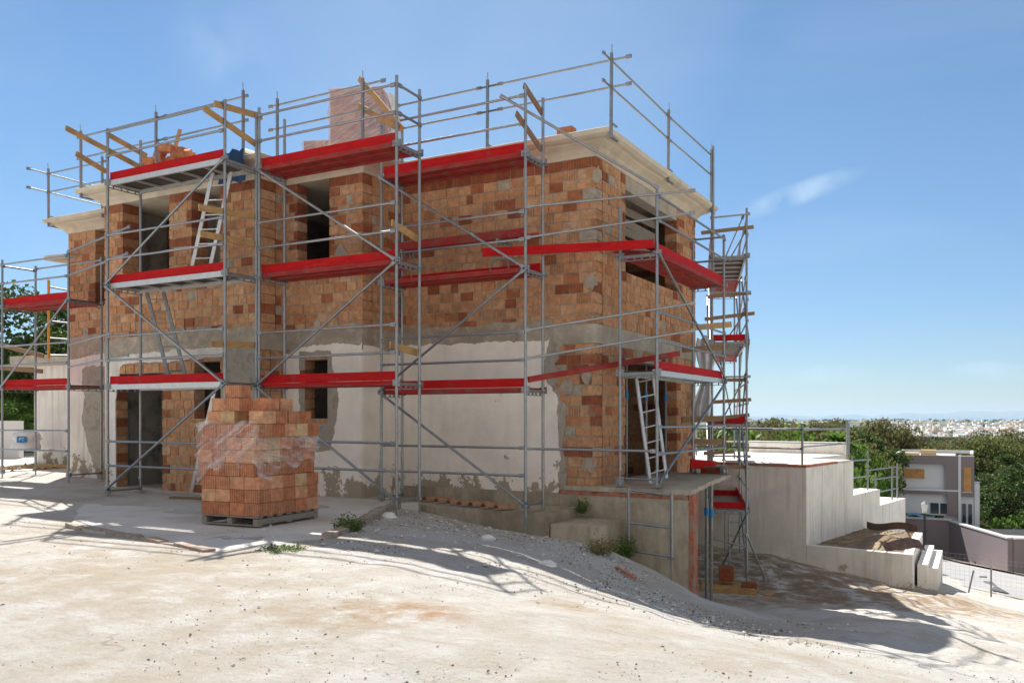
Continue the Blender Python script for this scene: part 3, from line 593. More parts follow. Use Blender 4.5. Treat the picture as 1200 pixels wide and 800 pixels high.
# ------------------------------------------------------------------ scaffolds
RP = .027; RL = .022
def upright(par, x, y, z0, z1, nodes=(), plate=True):
    m = MB(); m.tube((x, y, z0+.3), (x, y, z1), RP, 12)
    m.tube((x, y, z0), (x, y, z0+.32), .017, 8)
    if plate: m.box((x-.075, y-.075, z0-.006), (x+.075, y+.075, z0+.004))
    m.tube((x, y, z0+.27), (x, y, z0+.30), .045, 8)
    for z in nodes: m.tube((x, y, z-.012), (x, y, z+.012), RP+.035, 10); m.tube((x, y, z-.05), (x, y, z+.05), RP+.010, 8); m.box((x+.03, y-.014, z-.06), (x+.075, y+.014, z+.06)); m.box((x-.075, y-.014, z-.05), (x-.03, y+.014, z+.05))
    return m.build('upright', STEEL, par)
def deck(par, A, B, wv, z, kind, dark=RED, toe=None, toe_h=.15):
    # A,B: front corners in plan, wv: vector from front to rear
    A = Vector((A[0], A[1], 0)); B = Vector((B[0], B[1], 0)); wv = Vector((wv[0], wv[1], 0)); W_ = wv.length; n = wv.normalized(); u = (B-A).normalized(); L = (B-A).length
    A2 = A+u*.03; B2 = B-u*.03
    if kind == 'red':
        k = 2; pw = W_/k
        for i in range(k):
            c = (A2+B2)/2+n*(pw*(i+.5)); c.z = z+.0
            mb = MB().obox(c, u, n, Z_, (L-.06)/2, pw/2-.008, .022)
            d_ = mb.build('deck_board', dark, par)
            e = MB()
            for ss in (-1, 1): e.obox(c+n*(ss*(pw/2-.03))-Z_*.04, u, n, Z_, (L-.06)/2, .022, .016)
            e.build('edge_batten', REDDARK, d_)
    else:
        c = (A2+B2)/2+n*(W_/2); c.z = z
        d_ = MB().obox(c, u, n, Z_, (L-.06)/2, W_/2-.03, .008).build('deck_board', PLY if z > 0 else GREYWOOD, par)
        e = MB()
        for ss in (-1, 1): e.obox(c+n*(ss*(W_/2-.03))-Z_*.03, u, n, Z_, (L-.06)/2, .022, .05)
        for t_ in (-.98, -.6, -.2, .2, .6, .98): e.obox(c+u*(t_*L/2*.97)-Z_*.035, u, n, Z_, .018, W_/2-.05, .018)
        e.build('deck_frame', ALU, d_)
    if toe:
        for tt in toe.split():
            if tt == 'front': q = MB().obox((A2+B2)/2+n*.045+Z_*(z+.03+toe_h/2), u, n, Z_, (L-.06)/2, .014, toe_h/2)
            if tt == 'rear': q = MB().obox((A2+B2)/2+n*(W_-.045)+Z_*(z+.03+toe_h/2), u, n, Z_, (L-.06)/2, .014, toe_h/2)
            if tt == 'end': q = MB().obox(A2+n*(W_/2)+u*.02+Z_*(z+.03+toe_h/2), u, n, Z_, .014, W_/2-.03, toe_h/2)
            q.build('toe_board', RED, par)
def transom(par, a, b, z):
    m = MB(); a = Vector((a[0], a[1], z)); b = Vector((b[0], b[1], z)); m.bar(a, b, .045, .05)
    m.bar(a-Z_*.075, b-Z_*.075, .03, .012)
    for t_ in (.15, .4, .6, .85): m.bar(a.lerp(b, t_)-Z_*.08, a.lerp(b, t_), .03, .02, up=(b-a))
    return m.build('transom', STEEL2, par)
def rail(par, a, b, name='guard_rail', r=RL):
    a = Vector(a); b = Vector(b); m = MB(); m.tube(a, b, r, 8); d = (b-a).normalized()
    m.bar(a-d*.03, a+d*.07, .03, .065); m.bar(b-d*.07, b+d*.03, .03, .065)
    return m.build(name, STEEL, par)
def bay(name, label, xl, xr, yf, yb, lev, ztop, bases, decks, brace, group=None, fr_nodes=True, railtop=True, rz=(.97, .5), skiprails=()):
    t = thing(name, label, 'scaffold', ((xl+xr)/2, (yf+yb)/2, min(bases)), group)
    for x, bl in ((xl, bases[0]), (xr, bases[1])):
        upright(t, x, yf, bl, ztop, lev); upright(t, x, yb, bl+.03, ztop-.02, lev[1:])
        for z in lev: transom(t, (x, yf+.02), (x, yb-.02), z-.02) if z != lev[0] else rail(t, (x, yf, z), (x, yb, z), 'ledger', .018)
    for i, z in enumerate(lev):
        if i in skiprails: continue
        for q in rz: rail(t, (xl+.03, yf-.035, z+q), (xr-.03, yf-.035, z+q))
    for i, (kind, toe, dk) in decks.items(): deck(t, (xl, yf), (xr, yf), (0, yb-yf), lev[i]+.015, kind, dk, toe)
    for (sx, li, ex, lj) in brace:
        rail(t, ({'l': xl, 'r': xr}[sx], yf-.05, lev[li]+.02), ({'l': xl, 'r': xr}[ex], yf-.05, lev[lj]-.02), 'diagonal_brace', .024)
    return t
def hz(x, y): return Hs(x, y)
lv = [.15, 2.19, 4.16, 6.17]
A = bay('facade_scaffold', 'scaffold bay with ladders and black plywood decks, before the left block of the house', -15.2, -11.99, 11.05, 11.80, lv, 7.22, (hz(-15.2, 11), hz(-12, 11)),
        {1: ('alu', 'front', RED), 2: ('alu', 'front', RED), 3: ('alu', 'front', RED)}, [('l', 0, 'r', 1), ('r', 1, 'l', 2), ('l', 2, 'r', 3)])
B = bay('facade_scaffold', 'scaffold bay with solid red plank decks right behind the brick pallet', -11.93, -8.79, 11.81, 12.47, [.19, 2.17, 4.2, 6.17], 7.3, (hz(-12, 11.9), -.14),
        {1: ('red', 'front', RED), 2: ('red', 'front', REDDARK), 3: ('red', 'front', REDDARK)}, [('r', 0, 'l', 1), ('l', 1, 'r', 2), ('r', 2, 'l', 3)])
for q in (.97, .5): rail(B, (-8.76, 11.84, 6.17+q), (-8.76, 12.45, 6.17+q-.02))
Cc = bay('facade_scaffold', 'scaffold bay before the recessed cream wall, its foot at the concrete ledge', -10.05, -7.0, 13.03, 13.68, [.1, 2.06, 4.1, 6.06], 7.22, (-.1, hz(-7, 13)),
         {1: ('red', 'front', REDDARK), 2: ('red', 'rear', REDDARK), 3: ('red', 'front', REDDARK)}, [('r', 0, 'l', 1), ('l', 1, 'r', 2), ('r', 2, 'l', 3)])
Fs = bay('facade_scaffold', 'leftmost scaffold bay of grey tubes with two red plank decks, cut by the picture edge', -21.4, -18.8, 12.65, 13.5, [.25, 2.30, 4.30], 5.45, (hz(-21.4, 13), hz(-18.8, 13)),
         {1: ('red', 'front', RED), 2: ('red', 'front', REDDARK)}, [('l', 1, 'r', 2)], rz=(1.02, .55))
# pieces tied to them
for a, b in (((77, 150), (172, 200)), ((89, 180), (124, 201)), ((125, 157), (172, 183))):
    bar(A, 'timber_rail', onX(a[0], a[1], -15.22), onX(b[0], b[1], -15.22), .03, .10, WOOD)
for a, b in (((239, 127), (304, 172)), ((251, 121.5), (307, 137)), ((233, 243), (300, 254)), ((235, 274), (299, 286)), ((247, 403), (300, 404))):
    bar(A, 'timber_rail', onX(a[0], a[1], -12.03), onX(b[0], b[1], -12.03), .03, .11, WOOD)
for a, b in (((421, 92), (472, 152)), ((420, 124), (466, 150))):
    pa = onY(a[0], a[1], 12.6); bar(B, 'timber_rail', onY(a[0], a[1], 13.1), onY(b[0], b[1], 12.6), .03, .11, WOOD)
for a, b in (((614, 100), (636, 134)), ((605, 133), (634, 175))):
    bar(Cc, 'timber_rail', onX(a[0], a[1], -7.03), onX(b[0], b[1], -7.03), .03, .11, WOODD)
bar(Cc, 'timber_rail', onX(459, 261, -8.9), onX(489, 280, -8.9), .03, .12, WOOD)
bar(Cc, 'timber_rail', onX(457, 404, -8.9), onX(489, 413, -8.9), .03, .12, WOOD)
for a, b in (((0, 404), (51, 417)), ((0, 431), (50, 435))):
    bar(Fs, 'timber_rail', onY(a[0], a[1], 13.6), onY(b[0], b[1], 13.6), .03, .11, WOODD)
for a, b in (((79, 296), (151, 266)), ((80, 323), (149, 297)), ((80, 404), (128, 391)), ((80, 430), (150, 416))):
    rail(Fs, onX(a[0], a[1], -18.75), P(b[0], b[1], 16.7))
rail(Fs, (-21.4, 12.65, 5.3), (-21.4, 13.5, 5.3)); rail(Fs, (-18.8, 13.5, 5.35), (-21.4, 13.5, 5.35))
# side scaffold on the porch
sd = thing('side_scaffold', 'scaffold bay standing on the porch slab along the right side wall, red plank deck above', 'scaffold', (-5.3, 16, .36))
XO, XI, YO0, YO1 = -5.21, -5.90, 14.55, 18.8
slv = [.42, 2.38, 4.45]
for (x, y, zt_) in ((XO, YO0, 5.60), (XI, YO0, 5.35), (XO, YO1, 5.55), (XI, YO1, 5.5)): upright(sd, x, y, .372, zt_, slv)
for y in (YO0, YO1):
    rail(sd, (XI, y, .5), (XO, y, .5), 'ledger', .018)
    for z in slv[1:]: transom(sd, (XI+.02, y), (XO-.02, y), z-.02)
for z in (5.45, 5.02, 3.42, 2.92, 1.42, .95): rail(sd, (XO+.035, YO0+.03, z), (XO+.035, YO1-.03, z-.02))
deck(sd, (XO, YO0), (XO, YO1), (XI-XO, 0), 4.47, 'red', REDDARK, 'front'); deck(sd, (XO, YO0), (XO, YO1), (XI-XO, 0), 2.40, 'alu', RED, 'front')
rail(sd, (XO+.05, YO0, 4.42), (XO+.05, YO1, 2.40), 'diagonal_brace', .024); rail(sd, (XO+.05, YO0, .45), (XO+.05, YO1, 2.36), 'diagonal_brace', .024)
rail(sd, (XI, YO1, 5.5), (XO, YO1, 5.5)); rail(sd, (XI, YO1, 5.0), (XO, YO1, 5.0))
# long tubes that carry the guard rail round the corner
pA, pB = Vector((-6.97, 13.0, 0)), Vector((XO, YO0-.05, 0)); e_ = (pB-pA)
for z0_, z1_, ex in ((5.14, 5.47, .30), (4.62, 5.05, .30), (3.06, 3.47, .30), (2.58, 2.99, .30), (1.06, 1.0, -.02)):
    a = pA.copy(); a.z = z0_; b = pA+e_*(1+ex); b.z = z0_+(z1_-z0_)*(1+ex); rail(sd, a, b)
rail(sd, onY(588, 113, 12.95), (XO+.03, YO0-.06, 5.58), 'guard_rail', .025)
bar(sd, 'toe_board', (-7.9, 13.10, 4.47), (XO-.02, YO0-.1, 4.60), .03, .15, RED)
bar(sd, 'toe_board', (-6.98, 13.1, 2.23), P(796, 414, 16.6), .05, .10, REDDARK)
# loose plank on the upper side deck and in front of the wall
bar(sd, 'deck_board', (-6.1, 14.9, 4.62), (-5.6, 16.2, 4.74), .2, .04, REDDARK)

# rear tower, turned a little from the house
tdir = Vector((-.295, .956, 0)).normalized(); tper = Vector((tdir.y, -tdir.x, 0))
tw = thing('rear_scaffold', 'tall narrow scaffold tower beyond the house corner, standing on bricks and plywood', 'scaffold', W(856, 688, 20.9))
T0 = P(834.5, 400, 20.9); T0.z = 0; WT = .80; BAYT = 3.5; tl = [-2.0, -.62, 1.42, 3.38, 5.42]
def TP(a, b, z): v = T0+tper*a+tdir*b; return Vector((v.x, v.y, z))
gb_ = {}
for j in (0, 1, 2):
    for i in (0, 1):
        q = TP(i*WT, j*BAYT, 0); zg = min(-2.2, Hs(q.x, q.y)); top = 6.55 if j == 0 else 6.4
        if j == 0: zg = -2.3 if i == 0 else -2.35
        upright(tw, q.x, q.y, zg, top, tl[1:])
    for z in tl[1:]: transom(tw, TP(0, j*BAYT, 0), TP(WT, j*BAYT, 0), z-.02)
for j in (0, 1):
    for z in tl[1:]:
        a = TP(0, j*BAYT, 0); b = TP(0, (j+1)*BAYT, 0)
        kind = 'alu' if ((z > 3 and j == 0) or z < 0) else 'red'
        deck(tw, TP(WT, j*BAYT, 0).xy, TP(WT, (j+1)*BAYT, 0).xy, (-tper*WT).xy, z, kind, REDDARK, 'front end' if z < 4 else None)
    for z in tl[1:]:
        for q in (1.0, .5):
            rail(tw, TP(WT+.03, j*BAYT, z+q), TP(WT+.03, (j+1)*BAYT, z+q))
    for k in range(1, 4): rail(tw, TP(WT+.05, (j+k % 2)*BAYT if False else (j if k % 2 else j+1)*BAYT, tl[k]), TP(WT+.05, (j+1 if k % 2 else j)*BAYT, tl[k+1]), 'diagonal_brace')
for j in (0, 1):
    for k in range(1, 4):
        rail(tw, TP(-.04, (j if k % 2 else j+1)*BAYT, tl[k]), TP(-.04, (j+1 if k % 2 else j)*BAYT, tl[k+1]), 'diagonal_brace')
    for z in (6.0, 4.0, 3.9, 2.1, .2): rail(tw, TP(-.02, j*BAYT, z), TP(-.02, (j+1)*BAYT, z))
    rail(tw, TP(WT*.5, j*BAYT+.03, -2.3), TP(WT*.5, j*BAYT+.03, -.7), 'ledger', .018)
for k in range(5): rail(tw, TP(WT*.5, .05, -2.2+.32*k), TP(WT, .05, -2.2+.32*k), 'ledger', .014)
for (a_, b_, c_, d_) in ((.30, 5.42, .72, 6.35), (.42, 5.42, .78, 6.0), (.55, 3.38, .78, 4.9), (.3, 3.4, .78, 4.1), (.2, 1.42, .78, 2.6), (.5, 1.42, .2, 2.9)): rail(tw, TP(a_, .4, b_), TP(c_, -.02, d_), 'diagonal_brace', .016)
for jz in (.66, 2.55, 4.55): rail(tw, TP(-.02, -.03, jz), TP(WT+.06, -.03, jz), 'guard_rail', .018)
rail(tw, TP(WT, .1, -1.9), TP(WT, BAYT, -.7), 'diagonal_brace'); rail(tw, TP(0, 0, -1.3), TP(WT, 0, -1.5), 'ledger'); rail(tw, TP(WT, 0, -.7), TP(0.3, 1.2, -2.1), 'diagonal_brace'); rail(tw, TP(WT, -.02, -1.2), TP(WT+.45, .3, -2.3), 'diagonal_brace')
rail(tw, TP(-.02, -.03, 6.35), TP(WT+.05, -.03, 6.4))
for (a, b) in (((822, 273), (883, 266)), ((829, 348), (880, 343)), ((826, 374), (884, 367)), ((836, 471), (880, 468)), ((830, 491), (878, 486)), ((825, 531), (860, 529)), ((838, 548), (874, 547)), ((843, 445), (876, 445))):
    D_ = 20.75; bar(tw, 'timber_rail', P(a[0], a[1], D_), P(b[0], b[1], D_+.1), .04, .085, WOODD)
bar(tw, 'timber_rail', P(800, 410, 19.6), P(853, 406, 19.9), .04, .12, WOODD); bar(tw, 'timber_rail', P(811, 384, 19.6), P(857, 380, 19.9), .04, .13, WOOD)
bar(tw, 'timber_rail', P(799, 492, 19.6), P(850, 490, 19.9), .04, .13, WOODD); bar(tw, 'timber_rail', P(806, 517, 19.6), P(851, 518, 19.9), .04, .13, WOODD)
# bricks and plywood under the tower
for (px, py, D, lab, nm, w3, h3) in ((851, 672, 20.55, 'red brick under the left foot of the rear scaffold tower', 'support_brick', .34, .32), (878, 690, 20.2, 'red ribbed brick at the right foot of the rear scaffold tower', 'support_brick', .32, .30)):
    q = P(px, py, D); B_ = MB().obox(q, tper, tdir, Z_, w3/2, .15, h3/2, True, (.08, 1, .5)); tag(B_.build(nm, BRICK, None), lab, 'brick')
for (px, py, D, sx, lab) in ((853, 689, 20.4, .62, 'left plywood sheet under the rear scaffold tower'), (888, 700, 20.0, .50, 'right plywood sheet under the rear scaffold tower, tilted')):
    q = P(px, py, D); m = MB(); m.obox(q, tper, tdir, Z_, sx, .5, .05); m.obox(q+Z_*.062, tper, tdir, Z_, sx*.96, .46, .01)
    tag(m.build('plywood_sheet', WOOD, None), lab, 'board')

# free frame leaning at the porch
ff = thing('scaffold_frame', 'spare grey scaffold frame leaning upright against the porch wall', 'frame', (-5.2, 14.15, -1))
fa = P(736.5, 573, 14.95); fb = P(787, 579, 14.6)
tube(ff, 'upright', (fa.x, fa.y, fa.z+.02), (fa.x, fa.y, P(737, 651, 14.95).z), .026); tube(ff, 'upright', (fb.x, fb.y, fb.z+.02), (fb.x, fb.y, P(787, 655, 14.6).z), .030)
tube(ff, 'jack', (fb.x, fb.y, P(787, 655, 14.6).z), (fb.x, fb.y, P(787, 682, 14.6).z), .016)
MB().box((fb.x-.06, fb.y-.06, P(787, 655, 14.6).z), (fb.x+.06, fb.y+.06, P(787, 653, 14.6).z)).build('collar', STEEL, ff)
for (ya, yb_) in ((573.5, 580), (612, 618.5), (645, 652)): tube(ff, 'rung', P(737, ya, 14.95), P(787, yb_, 14.6), .02)

# ladders
def ladder(name, label, a, b, wv, n=8, m=ALU):
    a = Vector(a); b = Vector(b); wv = Vector(wv); t = thing(name, label, 'ladder', a)
    for s_ in (0, 1): bar(t, 'rail', a+wv*s_, b+wv*s_, .025, .07, m, up=wv.normalized())
    for i in range(n):
        p = a.lerp(b, (i+.6)/(n+.2)); tube(t, 'rung', p, p+wv, .014, m, n=6)
    return t
ladder('ladder', 'pale ladder leaning from the ground to the lowest deck, half hidden behind the brick pallet', onY(224, 576, 11.75), onY(251, 459, 11.6), (.36, .1, 0), 7)
ladder('ladder', 'ladder below the middle deck, standing on the lowest red deck of the left bay', onY(198, 443, 11.6), onY(172, 343, 11.6), (.36, .1, 0), 7, STEEL2)
ladder('ladder', 'shiny ladder up to the top deck between brick piers, under the blue tarp', onY(225, 313, 11.6), onY(252, 190, 11.6), (.36, .12, 0), 7)
ladder('ladder', 'ladder standing on the porch slab in the side wall opening', P(762, 566, 15.9), P(745, 437, 15.9), (P(781, 560, 16.2)-P(762, 566, 15.9))*1.0, 7)
# props in the opening
for px, lab in ((734, 'steel prop with blue collar at the left jamb of the garage opening'), (757, 'middle steel prop with blue collar in the garage opening, behind the ladder'), (780, 'steel prop with blue collar at the right jamb of the garage opening')):
    q = onX(px, 500, -6.6); t = thing('steel_prop', lab, 'prop', (q.x, q.y, .32), 'props in the garage opening')
    tube(t, 'lower_tube', (q.x, q.y, .32), (q.x, q.y, 2.0), .03, STEEL2); tube(t, 'upper_tube', (q.x, q.y, 2.0), (q.x, q.y, 2.9), .024, STEEL2)
    tube(t, 'collar', (q.x, q.y, 1.95), (q.x, q.y, 2.12), .042, mat('blue plastic', (.03, .22, .5), .5)); MB().box((q.x-.07, q.y-.07, .36), (q.x+.07, q.y+.07, .37)).build('foot_plate', STEEL2, t)
for px, lab in ((828, 'dark left prop under the porch slab'), (833.5, 'pale prop with blue collar under the right edge of the porch slab')):
    q = P(px, 600, 17.3 if px < 830 else 17.0); zg = -2.0; t = thing('steel_prop', lab, 'prop', (q.x, q.y, zg))
    tube(t, 'lower_tube', (q.x, q.y, zg), (q.x, q.y, -.6), .034, STEEL2 if px < 830 else GREYWOOD); tube(t, 'upper_tube', (q.x, q.y, -.6), (q.x, q.y, .27), .028, STEEL2)
    tube(t, 'collar', (q.x, q.y, -.35), (q.x, q.y, -.2), .046, MATS['blue plastic'])
# trestles on the middle deck before the recessed wall, with the red planks they carry
def trestle(lab, x, y, z, h):
    t = thing('trestle', lab, 'trestle', (x, y, z)); 
    for s_ in (-1, 1):
        for q in (-1, 1): tube(t, 'leg', (x+s_*.22, y+q*.2, z), (x+s_*.06, y+q*.04, z+h), .014, STEEL2, n=6)
    bar(t, 'head', (x, y-.25, z+h), (x, y+.25, z+h), .05, .05, STEEL2); bar(t, 'spreader', (x-.14, y-.14, z+h*.5), (x+.14, y-.14, z+h*.5), .02, .02, STEEL2)
tx1, tx2 = ux(478, 13.7), ux(590, 13.7)
trestle('black folding trestle on the middle deck, left end of the raised red plank', tx1, 13.72, 4.13, .62); trestle('grey folding trestle on the middle deck, right end of the raised red plank', tx2, 13.72, 4.13, .62)
o = MB().bar((tx1-.3, 13.7, 4.80), (ux(632, 13.7), 13.7, 4.80), .24, .045).bar((tx1-.3, 13.58, 4.86), (ux(620, 13.7), 13.58, 4.86), .03, .14).build('plank', REDDARK, None); tag(o, 'long dark red plank raised on two trestles before the recessed wall', 'plank')
o = MB().bar((-20.9, 12.9, 4.5), (-19.5, 13.0, 4.52), .3, .04).bar((-20.2, 12.98, 4.38), (-19.5, 13.0, 4.40), .3, .12).build('plank', REDDARK, None); tag(o, 'short dark plank lying on the upper deck of the leftmost scaffold', 'plank')
# yellow hoist frame far left
yf_ = thing('access_frame', 'thin ochre and grey ladder frame standing behind the leftmost scaffold', 'frame', P(57, 420, 26))
YEL = mat('ochre paint', (.5, .27, .05), .6)
tube(yf_, 'post', P(57, 328, 26), P(57, 420, 26), .04, YEL); tube(yf_, 'post', P(84, 335, 26.5), P(84, 424, 26.5), .035, STEEL2)
for k in range(5): tube(yf_, 'rung', P(57, 336+k*20, 26), P(84, 341+k*19, 26.5), .025, STEEL2)
# plastic film hanging on the tower
FILM = bpy.data.materials.new('clear stretch film'); FILM.use_nodes = True; t_ = FILM.node_tree; b_ = t_.nodes['Principled BSDF']; b_.inputs['Base Color'].default_value = (.85, .87, .9, 1); b_.inputs['Roughness'].default_value = .22
n__ = t_.nodes.new('ShaderNodeTexNoise'); n__.inputs['Scale'].default_value = 3.5; n__.inputs['Detail'].default_value = 6; n__.inputs['Distortion'].default_value = 2.5
gg_ = t_.nodes.new('ShaderNodeNewGeometry'); cb_ = t_.nodes.new('ShaderNodeCombineXYZ'); PLf = cw(-.9, .43).normalized(); PRf = cw(.43, .9).normalized()
for k_, v_ in enumerate((PLf*.5-Z_*.5, (PLf*.5+Z_*.75+PRf*.2)*13, PRf*2.0)):
    dn_ = t_.nodes.new('ShaderNodeVectorMath'); dn_.operation = 'DOT_PRODUCT'; dn_.inputs[1].default_value = v_; t_.links.new(gg_.outputs['Position'], dn_.inputs[0]); t_.links.new(dn_.outputs['Value'], cb_.inputs[k_])
t_.links.new(cb_.outputs[0], n__.inputs[0]); n__.inputs['Distortion'].default_value = .4; n__.inputs['Scale'].default_value = 1.6
r__ = t_.nodes.new('ShaderNodeMapRange'); r__.inputs[1].default_value = .45; r__.inputs[2].default_value = .75; r__.inputs[3].default_value = .08; r__.inputs[4].default_value = .50; t_.links.new(n__.outputs[0], r__.inputs[0]); t_.links.new(r__.outputs[0], b_.inputs['Alpha'])
WFILM = mat('milky plastic sheet', (.62, .64, .66), .35, 0, .15, 3, .02, 8)
def cloth(a, w_, h_, nx_, nz_, u, fn, m, name, par=None):
    s = MB(); u = Vector(u).normalized(); n = u.cross(Z_); vs_ = []
    for j in range(nz_+1):
        for i in range(nx_+1):
            s_, t__ = i/nx_, j/nz_; du, dn, dz = fn(s_, t__); vs_.append(Vector(a)+u*(w_*(s_-.5)+du)-Z_*(h_*t__+dz)+n*dn)
    fs = [(j*(nx_+1)+i, j*(nx_+1)+i+1, (j+1)*(nx_+1)+i+1, (j+1)*(nx_+1)+i) for j in range(nz_) for i in range(nx_)]
    s.add(vs_, fs); return s.build(name, m, par, smooth=True)
o = cloth(P(826, 395, 20.2), .34, 1.9, 14, 30, tper, lambda s_, t__: (.10*math.sin(t__*5)*t__+(.10*(s_-.5)*math.sin(t__*9)), .06*math.sin(s_*14+t__*3)+.03*math.sin(s_*31), .05*math.sin(s_*9)), WFILM, 'plastic_sheet')
tag(o, 'grey white plastic sheet hanging crumpled beside the rear scaffold tower', 'sheet')
# small red board and bricks at the end of the porch
o = MB().bar(P(809, 543, 18.9), P(838, 545, 19.4), .03, .2, ).build('board', RED, None); tag(o, 'short red board at the far end of the porch slab', 'board')
o = MB().bar(P(815, 559, 18.4), P(846, 560, 19.2), .35, .04).build('plank', WOOD, None); tag(o, 'pale short plank lying at the far corner of the porch slab', 'plank')
o = MB().obox(P(834, 553, 19.3), X_, Y_, Z_, .22, .1, .1, True, (.05, 1, 0)).build('support_brick', BRICK, None); tag(o, 'dark red brick under the short red board on the porch', 'brick')

# ------------------------------------------------------------------ roof edge guard rail
gr = thing('roof_guardrail', 'grey steel guard rail with clamp posts all round the roof edge', 'railing', (-13, 16, 6.6))
e = .38
roofpts = [(57, 'Y', Y3-e), (120, 'Y', Y3-e), (95, 'Y', Y2-e), (183, 'Y', Y2-e), (285, 'Y', Y2-e), (325, 'Y', Y1-e), (425, 'Y', Y1-e), (571, 'Y', YR-e), (716, 'Y', YR-e)]
gp = {}
for px, k, v in roofpts: q = onY(px, 400, v); gp[px] = q
for px in (783, 833): gp[px] = onX(px, 400, XR+e)
for px, q in gp.items():
    p = gr; m = MB(); zt_ = 7.92; tilt = .03
    m.bar((q.x, q.y, 6.45), (q.x+.02, q.y-.02, zt_), .045, .045, up=(1, 0, 0)); m.bar((q.x, q.y+.03, 6.47), (q.x-.25*(px < 783)*0, q.y+.3, 6.47), .04, .03); m.bar((q.x, q.y, 6.71), (q.x, q.y+.25, 6.71), .04, .03)
    m.tube((q.x+.03, q.y-.03, 7.92), (q.x+.04, q.y-.05, 8.05), .008, 6)
    m.build('post', STEEL2, gr)
q = gp[833]; tube(gr, 'post', (q.x+.06, q.y, 4.6), (q.x+.06, q.y, 8.0), .025)
for z in (7.80, 7.33):
    def rr(a, b, e0=.25, e1=.25):
        a = Vector((a.x, a.y, z)); b = Vector((b.x, b.y, z)); d = (b-a).normalized(); rail(gr, a-d*e0, b+d*e1, 'rail', .020)
    rr(gp[571], gp[716], .2, .35); rr(Vector((X1+.2, YR-e, 0)), gp[571], 0, .3); rr(gp[325], gp[425], .2, .5); rr(gp[95], gp[183], .1, .3); rr(gp[183], gp[285], .0, .1); rr(gp[57], gp[120], .05, .1)
    rr(gp[716], gp[783], .35, .2); rr(gp[783], gp[833], .1, .05)
    g = gp[57]; rail(gr, (g.x, g.y-.55, z), (g.x, g.y+3, z-.03), 'rail', .02)
# things on the roof
FILM2 = FILM.copy(); FILM2.name = 'milky stretch film'
for nd in FILM2.node_tree.nodes:
    if nd.type == 'MAP_RANGE': nd.inputs[3].default_value = .30; nd.inputs[4].default_value = .62
    if nd.type == 'BSDF_PRINCIPLED': nd.inputs['Base Color'].default_value = (.72, .66, .74, 1)
RZ = 6.66
def blockpile(name, lab, c, u, nxb, nyb, nzb, bs, par_mat, kr):
    B_ = MB(); R = random.Random(5); v = Vector((-u.y, u.x, 0))
    for k in range(nzb):
        for i in range(nxb):
            for j in range(nyb):
                if 0 < i < nxb-1 and 0 < j < nyb-1 and k < nzb-1: continue
                q = c+u*((i-(nxb-1)/2)*bs[0])+v*((j-(nyb-1)/2)*bs[1])+Z_*((k+.5)*bs[2]+.12)
                B_.obox(q, u, v, Z_, bs[0]/2-.004, bs[1]/2-.004, bs[2]/2-.004, True, (R.uniform(.05, .6), 1 if R.random() < .6 else 0, 0))
    return B_
u_ = cw(.985, -.14).normalized()
ra = onY(426, 300, 15.6); ra.z = RZ
t = thing('wrapped_brick_pallet', 'tall pallet of pinkish bricks wrapped in film on the roof', 'brick pallet', ra)
blockpile('', '', ra, u_, 4, 4, 11, (.29, .29, .185), None, 0).build('brick_stack', BRICK, t); MB().obox(ra+Z_*.06, u_, Vector((-u_.y, u_.x, 0)), Z_, .6, .6, .06).build('pallet', GREYWOOD, t)
def wrapbox(c, u, hx, hy, z0, z1, name, par, m, seed=0, amp=.02):
    v = Vector((-u.y, u.x, 0)); s = MB(); vs_ = []; N = 64; M = 22; R = random.Random(seed); ph = [R.uniform(0, 6) for _ in range(8)]
    for j in range(M+1):
        z = z0+(z1-z0)*j/M
        for i in range(N):
            a = i/N*8
            sd_ = int(a//2); f = (a % 2)-1
            x, y = {0: (f, -1), 1: (1, f), 2: (-f, 1), 3: (-1, -f)}[sd_]
            d = amp*(math.sin(a*3+j*.8+ph[0])+math.sin(a*7.3-j*1.7+ph[1])+.7*math.sin(a*13+j*2.3+ph[2]))*.5
            vs_.append(c+u*(x*(hx+d))+v*(y*(hy+d))+Z_*z)
    s.add(vs_, [(j*N+i, j*N+(i+1) % N, (j+1)*N+(i+1) % N, (j+1)*N+i) for j in range(M) for i in range(N)])
    return s.build(name, m, par, smooth=True)
wrapbox(ra, u_, .61, .61, .1, 2.17, 'stretch_film', t, FILM2, 3)
o = cloth(ra+u_*.72-CAMD*.5+Z_*2.0, .35, 1.75, 8, 20, Y_, lambda s_, t__: (.1*math.sin(t__*6), .05*math.sin(s_*12+t__*4)+.12*t__, .03*math.sin(s_*11)), WFILM, 'loose_film', t)
rb_ = onY(390, 300, 16.6); rb_.z = RZ
t = thing('wrapped_brick_pallet', 'low pallet of film wrapped bricks left of the tall one on the roof', 'brick pallet', rb_)
blockpile('', '', rb_, u_, 4, 3, 8, (.29, .29, .185), None, 0).build('brick_stack', BRICK, t); MB().obox(rb_+Z_*.06, u_, Vector((-u_.y, u_.x, 0)), Z_, .55, .4, .06).build('pallet', GREYWOOD, t)
wrapbox(rb_, u_, .6, .46, .1, 1.6, 'stretch_film', t, FILM2, 6)
